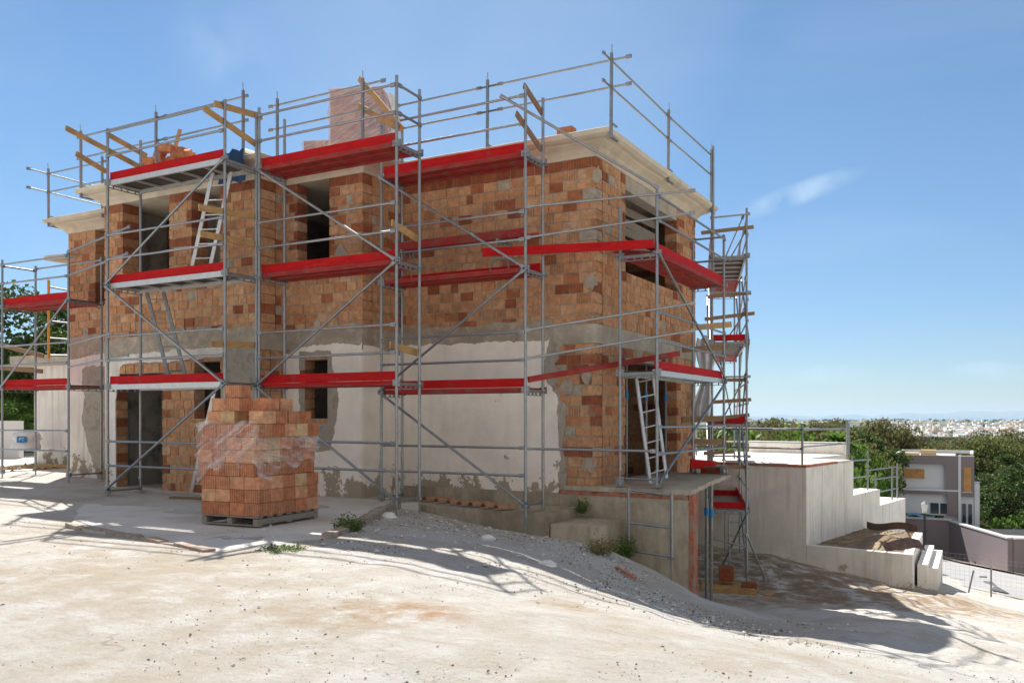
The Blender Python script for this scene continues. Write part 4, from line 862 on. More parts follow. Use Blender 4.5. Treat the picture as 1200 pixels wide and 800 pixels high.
# brick heap on roof left of the tarp, brick near the right edge
B_ = MB(); R = random.Random(3)
hc = onY(226, 200, 13.6)
for i in range(70):
    k = R.random(); xx = R.uniform(-.9, .6); hh = max(.05, (.68-abs(xx-.25)*.62)); q = Vector((hc.x+.1+xx, 12.75+R.uniform(-.2, .5), RZ+.08+R.uniform(0, hh)))
    a = Vector((R.uniform(-1, 1), R.uniform(-.4, .4), R.uniform(-.3, .3))).normalized(); b = a.cross(Z_).normalized(); B_.obox(q, a, b, a.cross(b), .14, .08, .085, True, (R.uniform(.1, .5), R.random() < .5, 0))
tag(B_.build('brick_heap', BRICKN, None), 'small heap of tumbled orange bricks on the roof above the left scaffold deck', 'brick heap')
o = MB().bar((hc.x+.05, 12.95, RZ+.4), (hc.x+.30, 13.0, RZ+1.15), .1, .03, up=(0, 1, 0)).build('plank', WOOD, None); tag(o, 'short plank standing out of the brick heap on the roof', 'plank')
q = onY(664, 150, YR-.1); B_ = MB()
B_.obox(Vector((q.x, q.y+.0, RZ+.1)), X_, Y_, Z_, .15, .1, .095, True, (.3, 1, 0)); tag(B_.build('clay_brick', BRICKN, None), 'single orange ribbed brick lying on the roof edge near the right corner', 'brick')
BLUE = mat('dark blue tarp', (.012, .05, .12), .55, 0, .3, 4, .02, 6)
q = onY(272, 200, Y2-.05)
tp = MB(); vs_ = []
for j in range(7):
    for i in range(11):
        s_, t__ = i/10, j/6; vs_.append((ux(258, 12.2)+s_*(ux(290, 12.2)-ux(258, 12.2)), 12.14-.02*math.sin(t__*1.5)+.03*math.sin(i*1.9+j), 6.12+.62*t__+.03*math.sin(i*1.3)))
tp.add(vs_, [(j*11+i, j*11+i+1, j*11+12+i, j*11+11+i) for j in range(6) for i in range(10)]); 
tag(tp.build('tarp', BLUE, None, smooth=True), 'dark blue tarp folded over the roof edge above the ladder', 'tarp')
s = MB(); vs_ = [];
for j in range(8):
    for i in range(18):
        a = i/18*2*math.pi; r_ = (1-(j/7)**1.6)*.55*(1+.15*math.sin(a*3+1)+.08*math.sin(a*7)); vs_.append((ux(294, 12.9)+math.cos(a)*r_*1.0, 12.75+math.sin(a)*r_*.6, RZ+.34*(j/7)))
s.add(vs_, [(j*18+i, j*18+(i+1) % 18, (j+1)*18+(i+1) % 18, (j+1)*18+i) for j in range(7) for i in range(18)]+[tuple(range(7*18, 8*18))])
tag(s.build('cement_mound', CONCP, None, smooth=True), 'pale cement mound on the roof edge beside the blue tarp', 'mound')

# ------------------------------------------------------------------ yard slab, pallet of bricks, roof tiles, small things
ap = MB(); q = [onZ(80, 618, .0), onZ(247, 649, .0), onZ(300, 642, .0), onZ(381, 632, .0), onZ(462, 592, .0)]
outl = [(p.x, p.y) for p in q]
aps = rag([(-15.2, 10.6), outl[0], outl[1], outl[2], outl[3], outl[4], (-9.3, 13.2), (-10.6, 13.25), (-10.7, 14.3), (-17.3, 14.3), (-17.6, 11.5)], .035, 4, .3)
SLABM = mat('dusty yard concrete', (.62, .595, .555), .95, 0, .14, 1.6, .006, 25, col2=(.44, .40, .35), c2scale=.8, c2lo=.48, c2hi=.68, spots=(26, .70, (.2, .17, .14)))
o = MB().prism(aps, -.16, .028).build('yard_slab', SLABM, None); struct(o)
# broken strip of edging along the slab
KE = mat('broken kerb', (.36, .30, .25), .95, 0, .3, 8, .02, 20, col2=(.42, .2, .13), c2scale=5, c2lo=.55, c2hi=.65)
def strip(name, lab, pts, w_, h_, z, seed, group=None):
    R = random.Random(seed); m = MB()
    for a, b in zip(pts[:-1], pts[1:]):
        a = Vector((a[0], a[1], z)); b = Vector((b[0], b[1], z)); L = (b-a).length; d = (b-a)/L; x = 0
        while x < L:
            l = min(R.uniform(.25, .6), L-x)
            m.bar(a+d*(x+.01)+Vector((0, 0, R.uniform(-.02, .015))), a+d*(x+l-.02)+Vector((0, 0, R.uniform(-.02, .015))), w_*R.uniform(.7, 1.1), h_); x += l
    return tag(m.build(name, KE, None), lab, 'kerb')
strip('broken_kerb', 'low broken kerb strip in the dust along the front edge of the yard slab', [onZ(80, 617, 0)[:2], onZ(165, 632, 0)[:2], onZ(247, 649, 0)[:2]], .14, .10, .0, 2)
strip('concrete_kerb', 'grey concrete kerb running back from the weed tuft to the scaffold foot', [onZ(383, 632, 0)[:2], onZ(425, 612, 0)[:2], onZ(462, 592, .0)[:2], (-9.6, 13.35)], .16, .26, -.05, 3)
PC = onZ(302.5, 617, .05); PL = cw(-.9, .43).normalized(); PR = cw(.43, .9).normalized()
Pw, Pd = 1.06, 1.34
pt = thing('wood_pallet', 'grey timber pallet under the wrapped stack of bricks in the yard', 'pallet', PC+(PL*Pw+PR*Pd)/2)
for k in range(7): bar(pt, 'top_board', PC+PR*(.05+k*(Pd-.1)/6)+Z_*.125, PC+PR*(.05+k*(Pd-.1)/6)+PL*Pw+Z_*.125, .11, .022, GREYWOOD)
for k in range(3): bar(pt, 'runner', PC+PL*(.05+k*(Pw-.1)/2)+Z_*.06, PC+PL*(.05+k*(Pw-.1)/2)+PR*Pd+Z_*.06, .09, .085, GREYWOOD)
for k in range(3): bar(pt, 'bottom_board', PC+PR*(.05+k*(Pd-.1)/2)+Z_*.008, PC+PR*(.05+k*(Pd-.1)/2)+PL*Pw+Z_*.008, .1, .018, GREYWOOD)
BH = .187; R = random.Random(21)
protos = []
for i in range(12):
    tone = [(.1, 1), (.2, 1), (.3, 1), (.4, 1), (.5, 0), (.6, 0), (.95, 0), (.35, 0), (.25, 1), (.45, 1), (.8, 0), (.15, 0)][i]
    m = MB().obox((0, 0, BH/2), X_, Y_, Z_, .131, .133, BH/2-.003, True, (tone[0], tone[1], 0)); o = m.build('clay_brick', BRICKN, None); protos.append(o)
used = set()
ROW = ['lowest', 'second', 'third', 'fourth', 'fifth', 'sixth', 'seventh', 'eighth', 'ninth', 'tenth', 'topmost']; ORD = ['at its near corner', 'second from the corner', 'third from the corner', 'fourth from the corner', 'farthest from the corner']
def put_brick(c, ang, lab='ribbed orange clay brick inside the stack on the timber pallet'):
    i = R.randrange(12); pr = protos[i]
    o = pr if i not in used else pr.copy()
    if i in used: C.objects.link(o)
    used.add(i); o.location = c; o.rotation_euler = (0, 0, ang); tag(o, lab, 'brick', 'bricks stacked on the pallet')
ang0 = math.atan2(PL.y, PL.x)
layers = []
for k in range(10):
    z = .05+.14+k*BH
    if k < 6:
        nxx, nyy = 4, 5; ox_, oy_ = (0, 0)
        if k >= 3: ox_ = .05
        if k in (3, 4): ox_ = .07
        cells = [(i, j) for i in range(4) for j in range(5)]
        if k < 5: cells = [c for c in cells if c[0] == 0 or c[1] == 0]
    elif k == 6: cells = [(i, j) for i in range(4) for j in range(5) if not (i == 3 and j > 2)]; ox_, oy_ = -.02, .0
    elif k == 7: cells = [(2, 0), (3, 0), (0, 0), (0, 1), (0, 2), (0, 3), (1, 1), (1, 2), (2, 1), (2, 2)]; ox_, oy_ = .0, .1
    else: cells = []
    for (i, j) in cells:
        jx = R.uniform(-.008, .008); jy = R.uniform(-.008, .008)
        p = PC+PL*(.131+i*.266+ox_+jx)+PR*(.135+j*.268+oy_+jy); lab_ = 'clay brick in the %s row of the stack, %s' % (ROW[k], ORD[0] if (i, j) == (0, 0) else (('left face ' if j == 0 else 'right face ')+ORD[int(i if j == 0 else j)]) if (i == 0 or j == 0) else 'inner %s by %s' % (('one', 'two', 'three', 'four', 'five')[int(i)], ('one', 'two', 'three', 'four', 'five')[int(j)]))
        put_brick((p.x, p.y, z), ang0+R.choice([0, 0, math.pi/2, math.pi])+R.uniform(-.015, .015), lab_)
p = PC+PL*.5+PR*.6
for kk, (di, dj) in enumerate(((.55, .2), (.8, .2), (.25, .45), (.25, .75))):
    q_ = PC+PL*di+PR*dj; put_brick((q_.x, q_.y, .19+8*BH), ang0+R.uniform(-.02, .02), ('clay brick in the loose upper row, middle left', 'clay brick in the loose upper row, leftmost', 'clay brick in the loose upper row, right of the middle', 'clay brick in the loose upper row, rightmost')[kk])
q_ = PC+PL*.60+PR*.25; put_brick((q_.x, q_.y, .19+9*BH), ang0+.15, 'single clay brick on the very top of the pallet stack')
def wrap2():
    # film hugging the upper half of the stack, torn edge below
    s = MB(); vs_ = []; N = 96; M = 26; c = PC+PL*(Pw/2+.03)+PR*(Pd/2); u = PL; v = PR; ph = [1, 2.2, 4.1]
    for j in range(M+1):
        for i in range(N):
            a = i/N*8; sd_ = int(a//2); f = (a % 2)-1; x, y = {0: (f, -1), 1: (1, f), 2: (-f, 1), 3: (-1, -f)}[sd_]
            low = .19+2.5*BH+.22*math.sin(a*1.1+1)+.06*math.sin(a*9); hi = .19+6.85*BH+.03*math.sin(a*5); z = low+(hi-low)*j/M
            d = .012+.012*(math.sin(a*5+j*.9)+math.sin(a*11-j*1.3)); bl = .075 if x < -.99 or True else 0
            ex = .02 if x >= .95 else 0
            vs_.append(c+u*(x*(Pw/2+.015+d)+ex)+v*(y*(Pd/2+.02+d))+Z_*(z))
    s.add(vs_, [(j*N+i, j*N+(i+1) % N, (j+1)*N+(i+1) % N, (j+1)*N+i) for j in range(M) for i in range(N)])
    return s.build('stretch_film', FILM, None, smooth=True)
tag(wrap2(), 'crinkled clear stretch film around the upper rows of the brick stack', 'plastic film')
o = cloth(onZ(215, 580, .06), 1.1, .03, 4, 2, X_, lambda a, b: (0, b*.3, 0), WOODD, 'plank') if False else MB().bar((ux(203, 11.4), 11.35, .07), (ux(238, 11.4), 11.5, .07), .12, .03).build('plank', WOODD, None); tag(o, 'dark thin plank lying on the ground left of the brick pallet', 'plank')
# roof tiles on the ledge
TIL = mat('old clay tile', (.42, .20, .12), .9, 0, .35, 9, .004, 30, col2=(.36, .27, .19), c2scale=6)
for k, (px, py, a_) in enumerate(((508, 586, .15), (522, 588, .2), (536, 590, .15), (549, 591.5, .1), (562, 592.5, .12), (577, 594, .1), (592, 596, .15), (543, 583, .18))):
    q = onZ(px, py, -.02); m = MB(); n = 9; d = Vector((.32, .95, 0)).normalized(); sx_ = Vector((d.y, -d.x, 0)); vs_ = []
    for (tt, r0) in ((-.22, .085), (.22, .068)):
        for rr_ in (r0, r0-.014):
            for i in range(n): a = math.pi*i/(n-1); vs_.append(q+d*tt+sx_*(math.cos(a)*rr_)+Z_*(math.sin(a)*rr_*.8+.02+(.06 if k == 7 else 0)))
    fs = []
    for i in range(n-1): fs += [(i, i+1, 2*n+i+1, 2*n+i), (n+i, 3*n+i, 3*n+i+1, n+i+1), (i, n+i, n+i+1, i+1), (2*n+i, 2*n+i+1, 3*n+i+1, 3*n+i)]
    fs += [(0, 2*n, 3*n, n), (n-1, 2*n-1, 4*n-1, 3*n-1)]
    o = m.add(vs_, fs).build('roof_tile', TIL, None, smooth=False); tag(o, 'curved red clay roof tile in the row lying on the concrete ledge', 'roof tile', 'roof tiles on the ledge')
# white rubble lumps
WHS = mat('white gypsum lump', (.72, .71, .68), .9, 0, .1, 8, .01, 20)
def lump(name, m, c, r, seed, sq=.6):
    R = random.Random(seed); s = MB(); n1, n2 = 7, 10; vs_ = []
    for j in range(n1+1):
        for i in range(n2):
            th = math.pi*j/n1; a = 2*math.pi*i/n2; k = r*R.uniform(.78, 1.1); vs_.append((c[0]+math.sin(th)*math.cos(a)*k*1.3, c[1]+math.sin(th)*math.sin(a)*k, c[2]+math.cos(th)*k*sq))
    s.add(vs_, [(j*n2+i, j*n2+(i+1) % n2, (j+1)*n2+(i+1) % n2, (j+1)*n2+i) for j in range(n1) for i in range(n2)]); return s.build(name, m, None, smooth=False)
def gpt(px, py):   # where the sight line meets the ground
    D = 4.0
    for i in range(4000):
        p = P(px, py, D)
        if p.z <= Hs(p.x, p.y): break
        D *= 1.004
    return p
for (px, py, r, lab, k) in ((455, 607, .12, 'white gypsum lump beside the kerb at the scaffold foot', 1), (573, 633, .09, 'jagged white lump in the shade near the concrete ledge', 2), (641, 664, .10, 'rounded white stone on the sunlit streak before the steps', 3)):
    q = gpt(px, py); tag(lump('white_stone', WHS, (q.x, q.y, q.z+.03), r, k), lab, 'stone')
o = None
BKR = mat('broken brick chip', (.42, .17, .10), .9, 0, .3, 8, .005, 30)
for (px, py, lab, k) in ((733, 672, 'long red brick shard on the shaded bank below the porch', 4),):
    q = gpt(px, py); d = Vector((.8, -.4, -.2)).normalized(); tag(MB().bar(q-d*.22+Z_*.02, q+d*.22+Z_*.02, .05, .03).build('brick_shard', BKR, None), lab, 'brick shard')
# scattered gravel and crumbs
def scatter(name, lab, cat, n, area, m, r0, r1, seed, sel=None):
    R = np.random.default_rng(seed); s = MB(); base = [(1, 0, 0), (-1, 0, 0), (0, 1, 0), (0, -1, 0), (0, 0, 1), (0, 0, -1)]; fs0 = [(0, 2, 4), (2, 1, 4), (1, 3, 4), (3, 0, 4), (2, 0, 5), (1, 2, 5), (3, 1, 5), (0, 3, 5)]
    pts = area(R, n); hz_ = H(pts[:, 0], pts[:, 1])
    for i in range(n):
        r = r0+(r1-r0)*R.random()**3.5; a = R.random()*6.28; ca, sa = math.cos(a), math.sin(a); sc = R.uniform(.6, 1.4, 3)*r; sc[2] *= .7
        jj = R.uniform(-.25, .25, (6, 3))
        vs_ = []
        for q, b_2 in enumerate(base):
            x = (b_2[0]+jj[q, 0])*sc[0]; y = (b_2[1]+jj[q, 1])*sc[1]; z = (b_2[2]+jj[q, 2])*sc[2]; vs_.append((pts[i, 0]+x*ca-y*sa, pts[i, 1]+x*sa+y*ca, hz_[i]+z+.3*r))
        s.add(vs_, fs0)
    return tag(s.build(name, m, None, recalc=False), lab, cat, kind='stuff')
def a_yard(R, n):
    D = 4.6+9*R.random(n)**1.6; t = (R.random(n)*1300-50-600)/F; return np.c_[(CO*t-SI)*D, (SI*t+CO)*D]
def a_bank(R, n):
    x = R.uniform(-9.4, -1.5, n); y = 12.7-R.random(n)**1.5*4.6+np.clip(x+6, 0, 3)*.8*R.random(n); return np.c_[x, y]
STONE = mat('grey gravel', (.22, .19, .16), .95, 0, .4, 3); STONEL = mat('pale gravel', (.56, .54, .5), .95, 0, .2, 3)
scatter('dark_gravel', 'dark grit scattered thinly over the sunlit yard', 'gravel', 4200, a_yard, STONE, .003, .012, 1)
scatter('loose_stones', 'a few larger grey stones lying on the yard', 'gravel', 110, a_yard, STONE, .008, .020, 12)
scatter('pale_gravel', 'pale pebbles scattered over the yard', 'gravel', 1500, a_yard, STONEL, .004, .014, 2)
scatter('rubble', 'loose pale rubble on the shaded bank before the ledge', 'rubble', 1900, a_bank, STONEL, .006, .034, 3)
scatter('dry_litter', 'brown litter and brick crumbs in the shade before the ledge', 'litter', 3600, a_bank, mat('brown crumbs', (.17, .10, .07), .95, 0, .5, 3), .005, .017, 4)
# weeds
LEAFG = {}
def leaf_mat(name, a, b, tr=.38):
    m = bpy.data.materials.new(name); m.use_nodes = True; t = m.node_tree; p = t.nodes['Principled BSDF']; p.inputs['Roughness'].default_value = .6; p.inputs['Specular IOR Level'].default_value = .25
    g = t.nodes.new('ShaderNodeNewGeometry'); n = t.nodes.new('ShaderNodeTexNoise'); n.inputs['Scale'].default_value = .9; n.inputs['Detail'].default_value = 6; t.links.new(g.outputs['Position'], n.inputs[0])
    ad = t.nodes.new('ShaderNodeMath'); ad.operation = 'MULTIPLY_ADD'; ad.inputs[1].default_value = .5; t.links.new(g.outputs['Random Per Island'], ad.inputs[0]); t.links.new(n.outputs[0], ad.inputs[2])
    r = t.nodes.new('ShaderNodeValToRGB'); r.color_ramp.elements[0].position = .42; r.color_ramp.elements[1].position = .92; r.color_ramp.elements[0].color = tuple(a)+(1,); r.color_ramp.elements[1].color = tuple(b)+(1,); t.links.new(ad.outputs[0], r.inputs[0])
    t.links.new(r.outputs[0], p.inputs['Base Color'])
    tl = t.nodes.new('ShaderNodeBsdfTranslucent'); t.links.new(r.outputs[0], tl.inputs[0]); ms = t.nodes.new('ShaderNodeMixShader'); ms.inputs[0].default_value = tr
    t.links.new(p.outputs[0], ms.inputs[1]); t.links.new(tl.outputs[0], ms.inputs[2]); t.links.new(ms.outputs[0], t.nodes['Material Output'].inputs[0]); return m
WEED = leaf_mat('weed leaves', (.05, .10, .02), (.13, .20, .05)); DRYW = leaf_mat('dry weed leaves', (.14, .13, .05), (.26, .24, .10))
def weed(lab, px, py, r, h, n, m, seed, q=None):
    q = q or gpt(px, py); R = random.Random(seed); s = MB()
    for i in range(n):
        a = R.uniform(0, 6.28); rr_ = r*math.sqrt(R.random()); b = Vector((q.x+math.cos(a)*rr_*.6, q.y+math.sin(a)*rr_*.6, q.z-.02)); hh = h*R.uniform(.35, 1)*(1-.4*rr_/r); tip = b+Vector((math.cos(a)*rr_*.8, math.sin(a)*rr_*.8, hh))
        for k in range(5):
            c = b.lerp(tip, .25+.18*k)+Vector((R.uniform(-.02, .02), R.uniform(-.02, .02), 0)); d = Vector((R.uniform(-1, 1), R.uniform(-1, 1), R.uniform(-.2, .8))).normalized(); e2 = d.orthogonal().normalized(); l = R.uniform(.02, .05)*(.8+h)
            s.add([c, c+d*l*.5+e2*l*.25, c+d*l, c+d*l*.5-e2*l*.25], [(0, 1, 2, 3)])
        s.add([b+Vector((.003, 0, 0)), b-Vector((.003, 0, 0)), tip], [(0, 1, 2)])
    return tag(s.build('weed', m, None, recalc=False), lab, 'weed')
weed('green leafy weed tuft at the kerb right of the brick pallet', 409, 622, .17, .36, 120, WEED, 1)
weed('flat grass tuft on the edge of the yard slab', 332, 643, .24, .07, 90, WEED, 2)
weed('tall green weed against the right end of the concrete step', 722, 645, .16, .48, 130, WEED, 3, Vector((-5.5, 13.75, Hs(-5.5, 13.75))))
weed('yellowish weed at the foot of the concrete step', 704, 648, .22, .38, 110, DRYW, 4)
weed('dark green weed growing in the corner between ledge and step', 660, 0, .12, .38, 60, WEED, 5, Vector((-6.5, 14.2, -.1)))
weed('small weed at the base of the porch corner', 800, 672, .22, .2, 80, DRYW, 6)
weed('sparse weed under the spare scaffold frame', 776, 655, .18, .35, 50, DRYW, 7)

# ------------------------------------------------------------------ garden on the left
gl = thing('garden_annex', 'low flat roofed annex with stained white walls left of the house', 'annex', (-25, 18, .1))
ax0, ax1 = ux(40, 17), -22.2
MB().box((ax0, 17, -.3), (ax1, 21, onY(60, 428, 17).z)).build('wall', PLASTL, gl)
MB().box((ax0-.9, 16.75, onY(60, 428, 17).z+.002), (ax1, 21.2, onY(60, 416, 17).z)).build('roof_slab', CONC, gl)
gwm = mat('white garden wall paint', (.68, .66, .64), .9, 0, .08, 1, .004, 10)
o = MB().box((-52, 26.0, -1), (-28, 26.3, 3.1)).build('garden_wall', gwm, None); tag(o, 'tall white garden wall at the far left behind the scaffold', 'wall')
q0 = P(-60, 492, 31); q1 = P(25, 492, 31); o = MB().bar((q0.x, q0.y, .7), (q1.x, q1.y, .7), .3, 1.5).build('planter_wall', gwm, None); tag(o, 'low white planter wall in front of the tall garden wall', 'wall')
bgp = thing('cement_bag', 'big white sack with a blue printed square beside the annex', 'bag', P(31, 527, 27))
s = MB(); bc = P(31, 527, 27); vs_ = []; n1, n2 = 9, 20
for j in range(n1):
    t__ = j/(n1-1); r_ = .34*(1-.15*t__**3)+.03*math.sin(j*1.2)
    for i in range(n2):
        a = 2*math.pi*i/n2; e_ = (abs(math.cos(a))**4+abs(math.sin(a))**4)**-.25; rr_ = r_*e_*(1+.04*math.sin(a*5+j)); vs_.append(bc+CAMR*(math.cos(a)*rr_)+CAMD*(math.sin(a)*rr_)+Z_*(.55*t__+.02*math.sin(a*3)))
s.add(vs_, [(j*n2+i, j*n2+(i+1) % n2, (j+1)*n2+(i+1) % n2, (j+1)*n2+i) for j in range(n1-1) for i in range(n2)]+[tuple(range((n1-1)*n2, n1*n2))])
s.build('sack', mat('white woven sack', (.66, .66, .68), .8, 0, .1, 5, .02, 6), bgp, smooth=True)
lp = bc-CAMD*.37+CAMR*.06+Z_*.33
MB().obox(lp, CAMR, CAMD, Z_, .15, .006, .09).build('blue_print', mat('blue print', (.02, .18, .42), .7), bgp)
fc = bpy.data.curves.new('letters', 'FONT'); fc.body = 'PT'; fc.size = .15; fc.extrude = .002; fc.align_x = 'CENTER'; fc.align_y = 'CENTER'
fo = bpy.data.objects.new('printed_letters', fc); C.objects.link(fo); bpy.context.view_layer.update()
dg = bpy.context.evaluated_depsgraph_get(); me_ = bpy.data.meshes.new_from_object(fo.evaluated_get(dg)); bpy.data.objects.remove(fo)
fo = bpy.data.objects.new('printed_letters', me_); C.objects.link(fo); me_.materials.append(gwm); fo.parent = bgp; fo.location = lp-CAMD*.012-WLOC[bgp.name]; fo.rotation_euler = (math.pi/2, 0, math.atan2(SI, CO))
rub = scatter('garden_litter', 'yellow brown soil heap and litter by the garden wall', 'litter', 500, lambda R, n: np.array([[P(10+45*a, 530+14*b, 25).x, P(10+45*a, 530+14*b, 23+4*b).y] for a, b in R.random((n, 2))]), mat('ochre litter', (.40, .28, .14), .9, 0, .4, 4), .03, .12, 9)

# ------------------------------------------------------------------ white terrace, planter, stair walls on the right
ta = cw(-.788, .616).normalized(); tb = cw(.616, .788).normalized(); C0 = P(945, 545, 24); C0.z = 0
def TR(a, b, z=0): v = C0+ta*a+tb*b; return Vector((v.x, v.y, z))
def tbox(a0, a1, b0, b1, z0, z1, m=None):
    c = TR((a0+a1)/2, (b0+b1)/2, (z0+z1)/2); m = m or MB(); return m.obox(c, ta, tb, Z_, (a1-a0)/2, (b1-b0)/2, (z1-z0)/2)
tr = thing('white_terrace', 'tall white rendered terrace block with a thin red tile edge right of the rear scaffold', 'terrace', TR(3, 5, -2.5))
zT = .26
tbox(0, 8, 0, 4.2, -4, zT-.06).build('wall', WHITEW, tr)
TOPM = mat('pale dusty terrace', (.62, .59, .55), .95, 0, .1, 1.2, .004, 12)
tbox(.02, 8, .02, 4.0, zT-.056, zT, ).build('terrace_floor', TOPM, tr)
tbox(.0, 8, -.03, .12, zT-.054, zT+.012).build('tile_edge', REDB, tr); tbox(-.03, .10, .13, 2.6, zT-.054, zT+.012).build('tile_edge', REDB, tr)
tbox(1.45, 11, 4.21, 8.2, -6, zT-.01).build('rear_block', TOPM, tr)
tbox(1.45, 5, 7.95, 8.2, zT-.008, zT+.42).build('parapet', WHITEW, tr)
tbox(0.02, 1.1, 4.22, 7.2, -6, -.86).build('lower_block', WHITEW, tr); tbox(.04, 1.1, 7.21, 10.6, -6, -1.42).build('lower_block', WHITEW, tr)
tg = thing('terrace_railing', 'thin grey tube railing standing on the white terrace', 'railing', TR(2, 2, zT))
for (a, b, zz, h) in ((.15, .1, zT, 1.15), (.5, 5.2, zT, 1.1), (1.3, 8, zT, 1.1), (3.4, 3.9, zT, 1.0), (5.2, 3.9, zT, 1.0), (7, 7, zT, 1), (.15, 4.1, zT, 1.2)):
    q = TR(a, b, zz); tube(tg, 'post', q, q+Z_*h, .03, STEEL2)
for (a0, b0, a1, b1, h) in ((8, .2, .15, .1, .98), (8, .3, .15, .1, .45), (.15, .1, .15, 4.3, .98), (.15, .1, .15, 4.3, .5), (8, 3.9, .3, 3.9, .95), (8, 3.9, .3, 3.9, .5), (.15, 4.1, 1.3, 8, 1.0)):
    rail(tg, TR(a0, b0, zT+h), TR(a1, b1, zT+h), 'rail', .022)
t2 = thing('terrace_railing', 'grey tube railing on the two lower white wall steps', 'railing', TR(.2, 7, -1))
for (b, zz, h) in ((4.9, -.86, 1.2), (6.6, -.86, 1.3), (7.5, -1.42, 1.1), (9.6, -1.42, 1.2), (10.3, -1.42, 1.3)):
    q = TR(.25, b, zz); tube(t2, 'post', q, q+Z_*h, .03, STEEL2)
for (b0, b1, z) in ((4.4, 6.9, .2), (4.4, 6.9, -.35), (6.4, 10.4, -.2), (7.2, 10.4, -.55), (7.2, 10.4, -1.0)): rail(t2, TR(.25, b0, z), TR(.25, b1, z-.05), 'rail', .022)
pln = thing('stone_planter', 'white walled planter full of brown soil in front of the white terrace', 'planter', TR(-1.3, 2, -3))
tbox(-2.72, -.01, 0, .22, -4.5, -1.93).build('wall', WHITEW, pln); VV = cw(.47, .883).normalized(); VN = Vector((VV.y, -VV.x, 0)); E0 = TR(-2.72, .0)
def vbox(o_, l, w_, z0, z1): o_ = Vector((o_.x, o_.y, 0)); return MB().obox(o_+VV*(l/2)-VN*(w_/2)+Z_*((z0+z1)/2), VV, VN, Z_, l/2, w_/2, (z1-z0)/2)
vbox(E0+VV*.10, 4.7, .22, -4.5, -1.927).build('wall', WHITEW, pln)
SOIL = mat('dry brown soil', (.20, .14, .09), 1, 0, .35, 2.5, .05, 6, col2=(.30, .24, .16), c2scale=1.3)
s = MB(); vs_ = []; n1, n2 = 26, 40
for j in range(n2+1):
    for i in range(n1+1):
        b = .20+5.2*j/n2; lft = TR(-.0, b); rgt = E0+VV*(b*.95)-VN*.15; q = rgt.lerp(lft, i/n1); a = -2.5+2.48*i/n1; vs_.append((q.x, q.y, -2.0+.20*math.exp(-((a+1.6)**2)/.6-((b-2.2)**2)/2.5)+.02*math.sin(a*5)*math.sin(b*4)+random.uniform(-.012, .012)))
s.add(vs_, [(j*(n1+1)+i, j*(n1+1)+i+1, (j+1)*(n1+1)+i+1, (j+1)*(n1+1)+i) for j in range(n2) for i in range(n1)]); s.build('soil', SOIL, pln, smooth=True)
o = cloth(TR(-2.15, 1.0, -1.78), 1.3, .25, 16, 6, cw(.9, .3), lambda s_, t__: (0, .25*t__+.04*math.sin(s_*13), .05*math.sin(s_*7)-.08), mat('brown liner', (.09, .055, .045), .7, 0, .3, 5, .02, 8), 'planter_liner', None); tag(o, 'brown plastic liner curling over the front corner of the soil planter', 'liner')
o = cloth(TR(-.95, 4.9, -1.72), 1.5, .22, 16, 4, -ta, lambda s_, t__: (0, .04*math.sin(s_*13), .05*math.sin(s_*7)), MATS['brown liner'], 'planter_liner', None); tag(o, 'brown plastic liner along the back of the soil planter', 'liner')
o = vbox(P(1087, 600, 22.7), 3.9, .24, -4.6, -2.25).build('stair_wall', WHITEW, None); tag(o, 'low white stair wall directly right of the soil planter', 'wall')
o = vbox(P(1099, 600, 23.0), 3.6, .24, -4.7, -2.40).build('stair_wall', WHITEW, None); tag(o, 'outermost low white stair wall beside the road', 'wall')
# shrubs and soil bags behind the terrace
# ------------------------------------------------------------------ road, pavement, mesh fence
def drape(name, pts_l, pts_r, lift, m, n=40, k=8):
    vs_ = []
    for j in range(n+1):
        t__ = j/n*(len(pts_l)-1); i = min(int(t__), len(pts_l)-2); f = t__-i
        l = Vector(pts_l[i]).lerp(Vector(pts_l[i+1]), f); r = Vector(pts_r[i]).lerp(Vector(pts_r[i+1]), f)
        for q in range(k+1): v = l.lerp(r, q/k); vs_.append((v.x, v.y, Hs(v.x, v.y)+lift))
    s = MB().add(vs_, [(j*(k+1)+q, j*(k+1)+q+1, (j+1)*(k+1)+q+1, (j+1)*(k+1)+q) for j in range(n) for q in range(k)]); return struct(s.build(name, m, None, smooth=True))
def g2(px, py, D): p = P(px, py, D); return (p.x, p.y, 0)
ROADM = mat('pale road surface', (.34, .34, .345), .9, 0, .08, .8, .004, 20, col2=(.42, .39, .35), c2scale=.5, c2lo=.5, c2hi=.7)
drape('road', [g2(1060, 0, 60), g2(1112, 0, 54), g2(1160, 0, 49), g2(1215, 0, 43.5), g2(1300, 0, 38)], [g2(1080, 0, 27), g2(1110, 0, 27), g2(1145, 0, 26.5), g2(1210, 0, 26), g2(1290, 0, 24)], .03, ROADM)
PAVM = mat('dusty paving', (.42, .36, .30), .95, 0, .12, 2, .004, 20)
drape('pavement', [g2(1060, 0, 64.5), g2(1112, 0, 59), g2(1160, 0, 53.6), g2(1215, 0, 48.5), g2(1300, 0, 42)], [g2(1060, 0, 60.2), g2(1112, 0, 54.2), g2(1160, 0, 49.2), g2(1215, 0, 43.7), g2(1300, 0, 38.2)], .14, PAVM)
MESHM = bpy.data.materials.new('thin wire mesh'); MESHM.use_nodes = True; MESHM.node_tree.nodes['Principled BSDF'].inputs['Base Color'].default_value = (.4, .41, .42, 1)
fnc = thing('mesh_fence', 'fine wire mesh fence on two thin posts before the road at the right', 'fence', P(1160, 700, 24))
fpts = [P(1103, 690, 23.5), P(1136, 694, 23.2), P(1161, 699, 23.0), P(1215, 706, 22.6)]
s = MB()
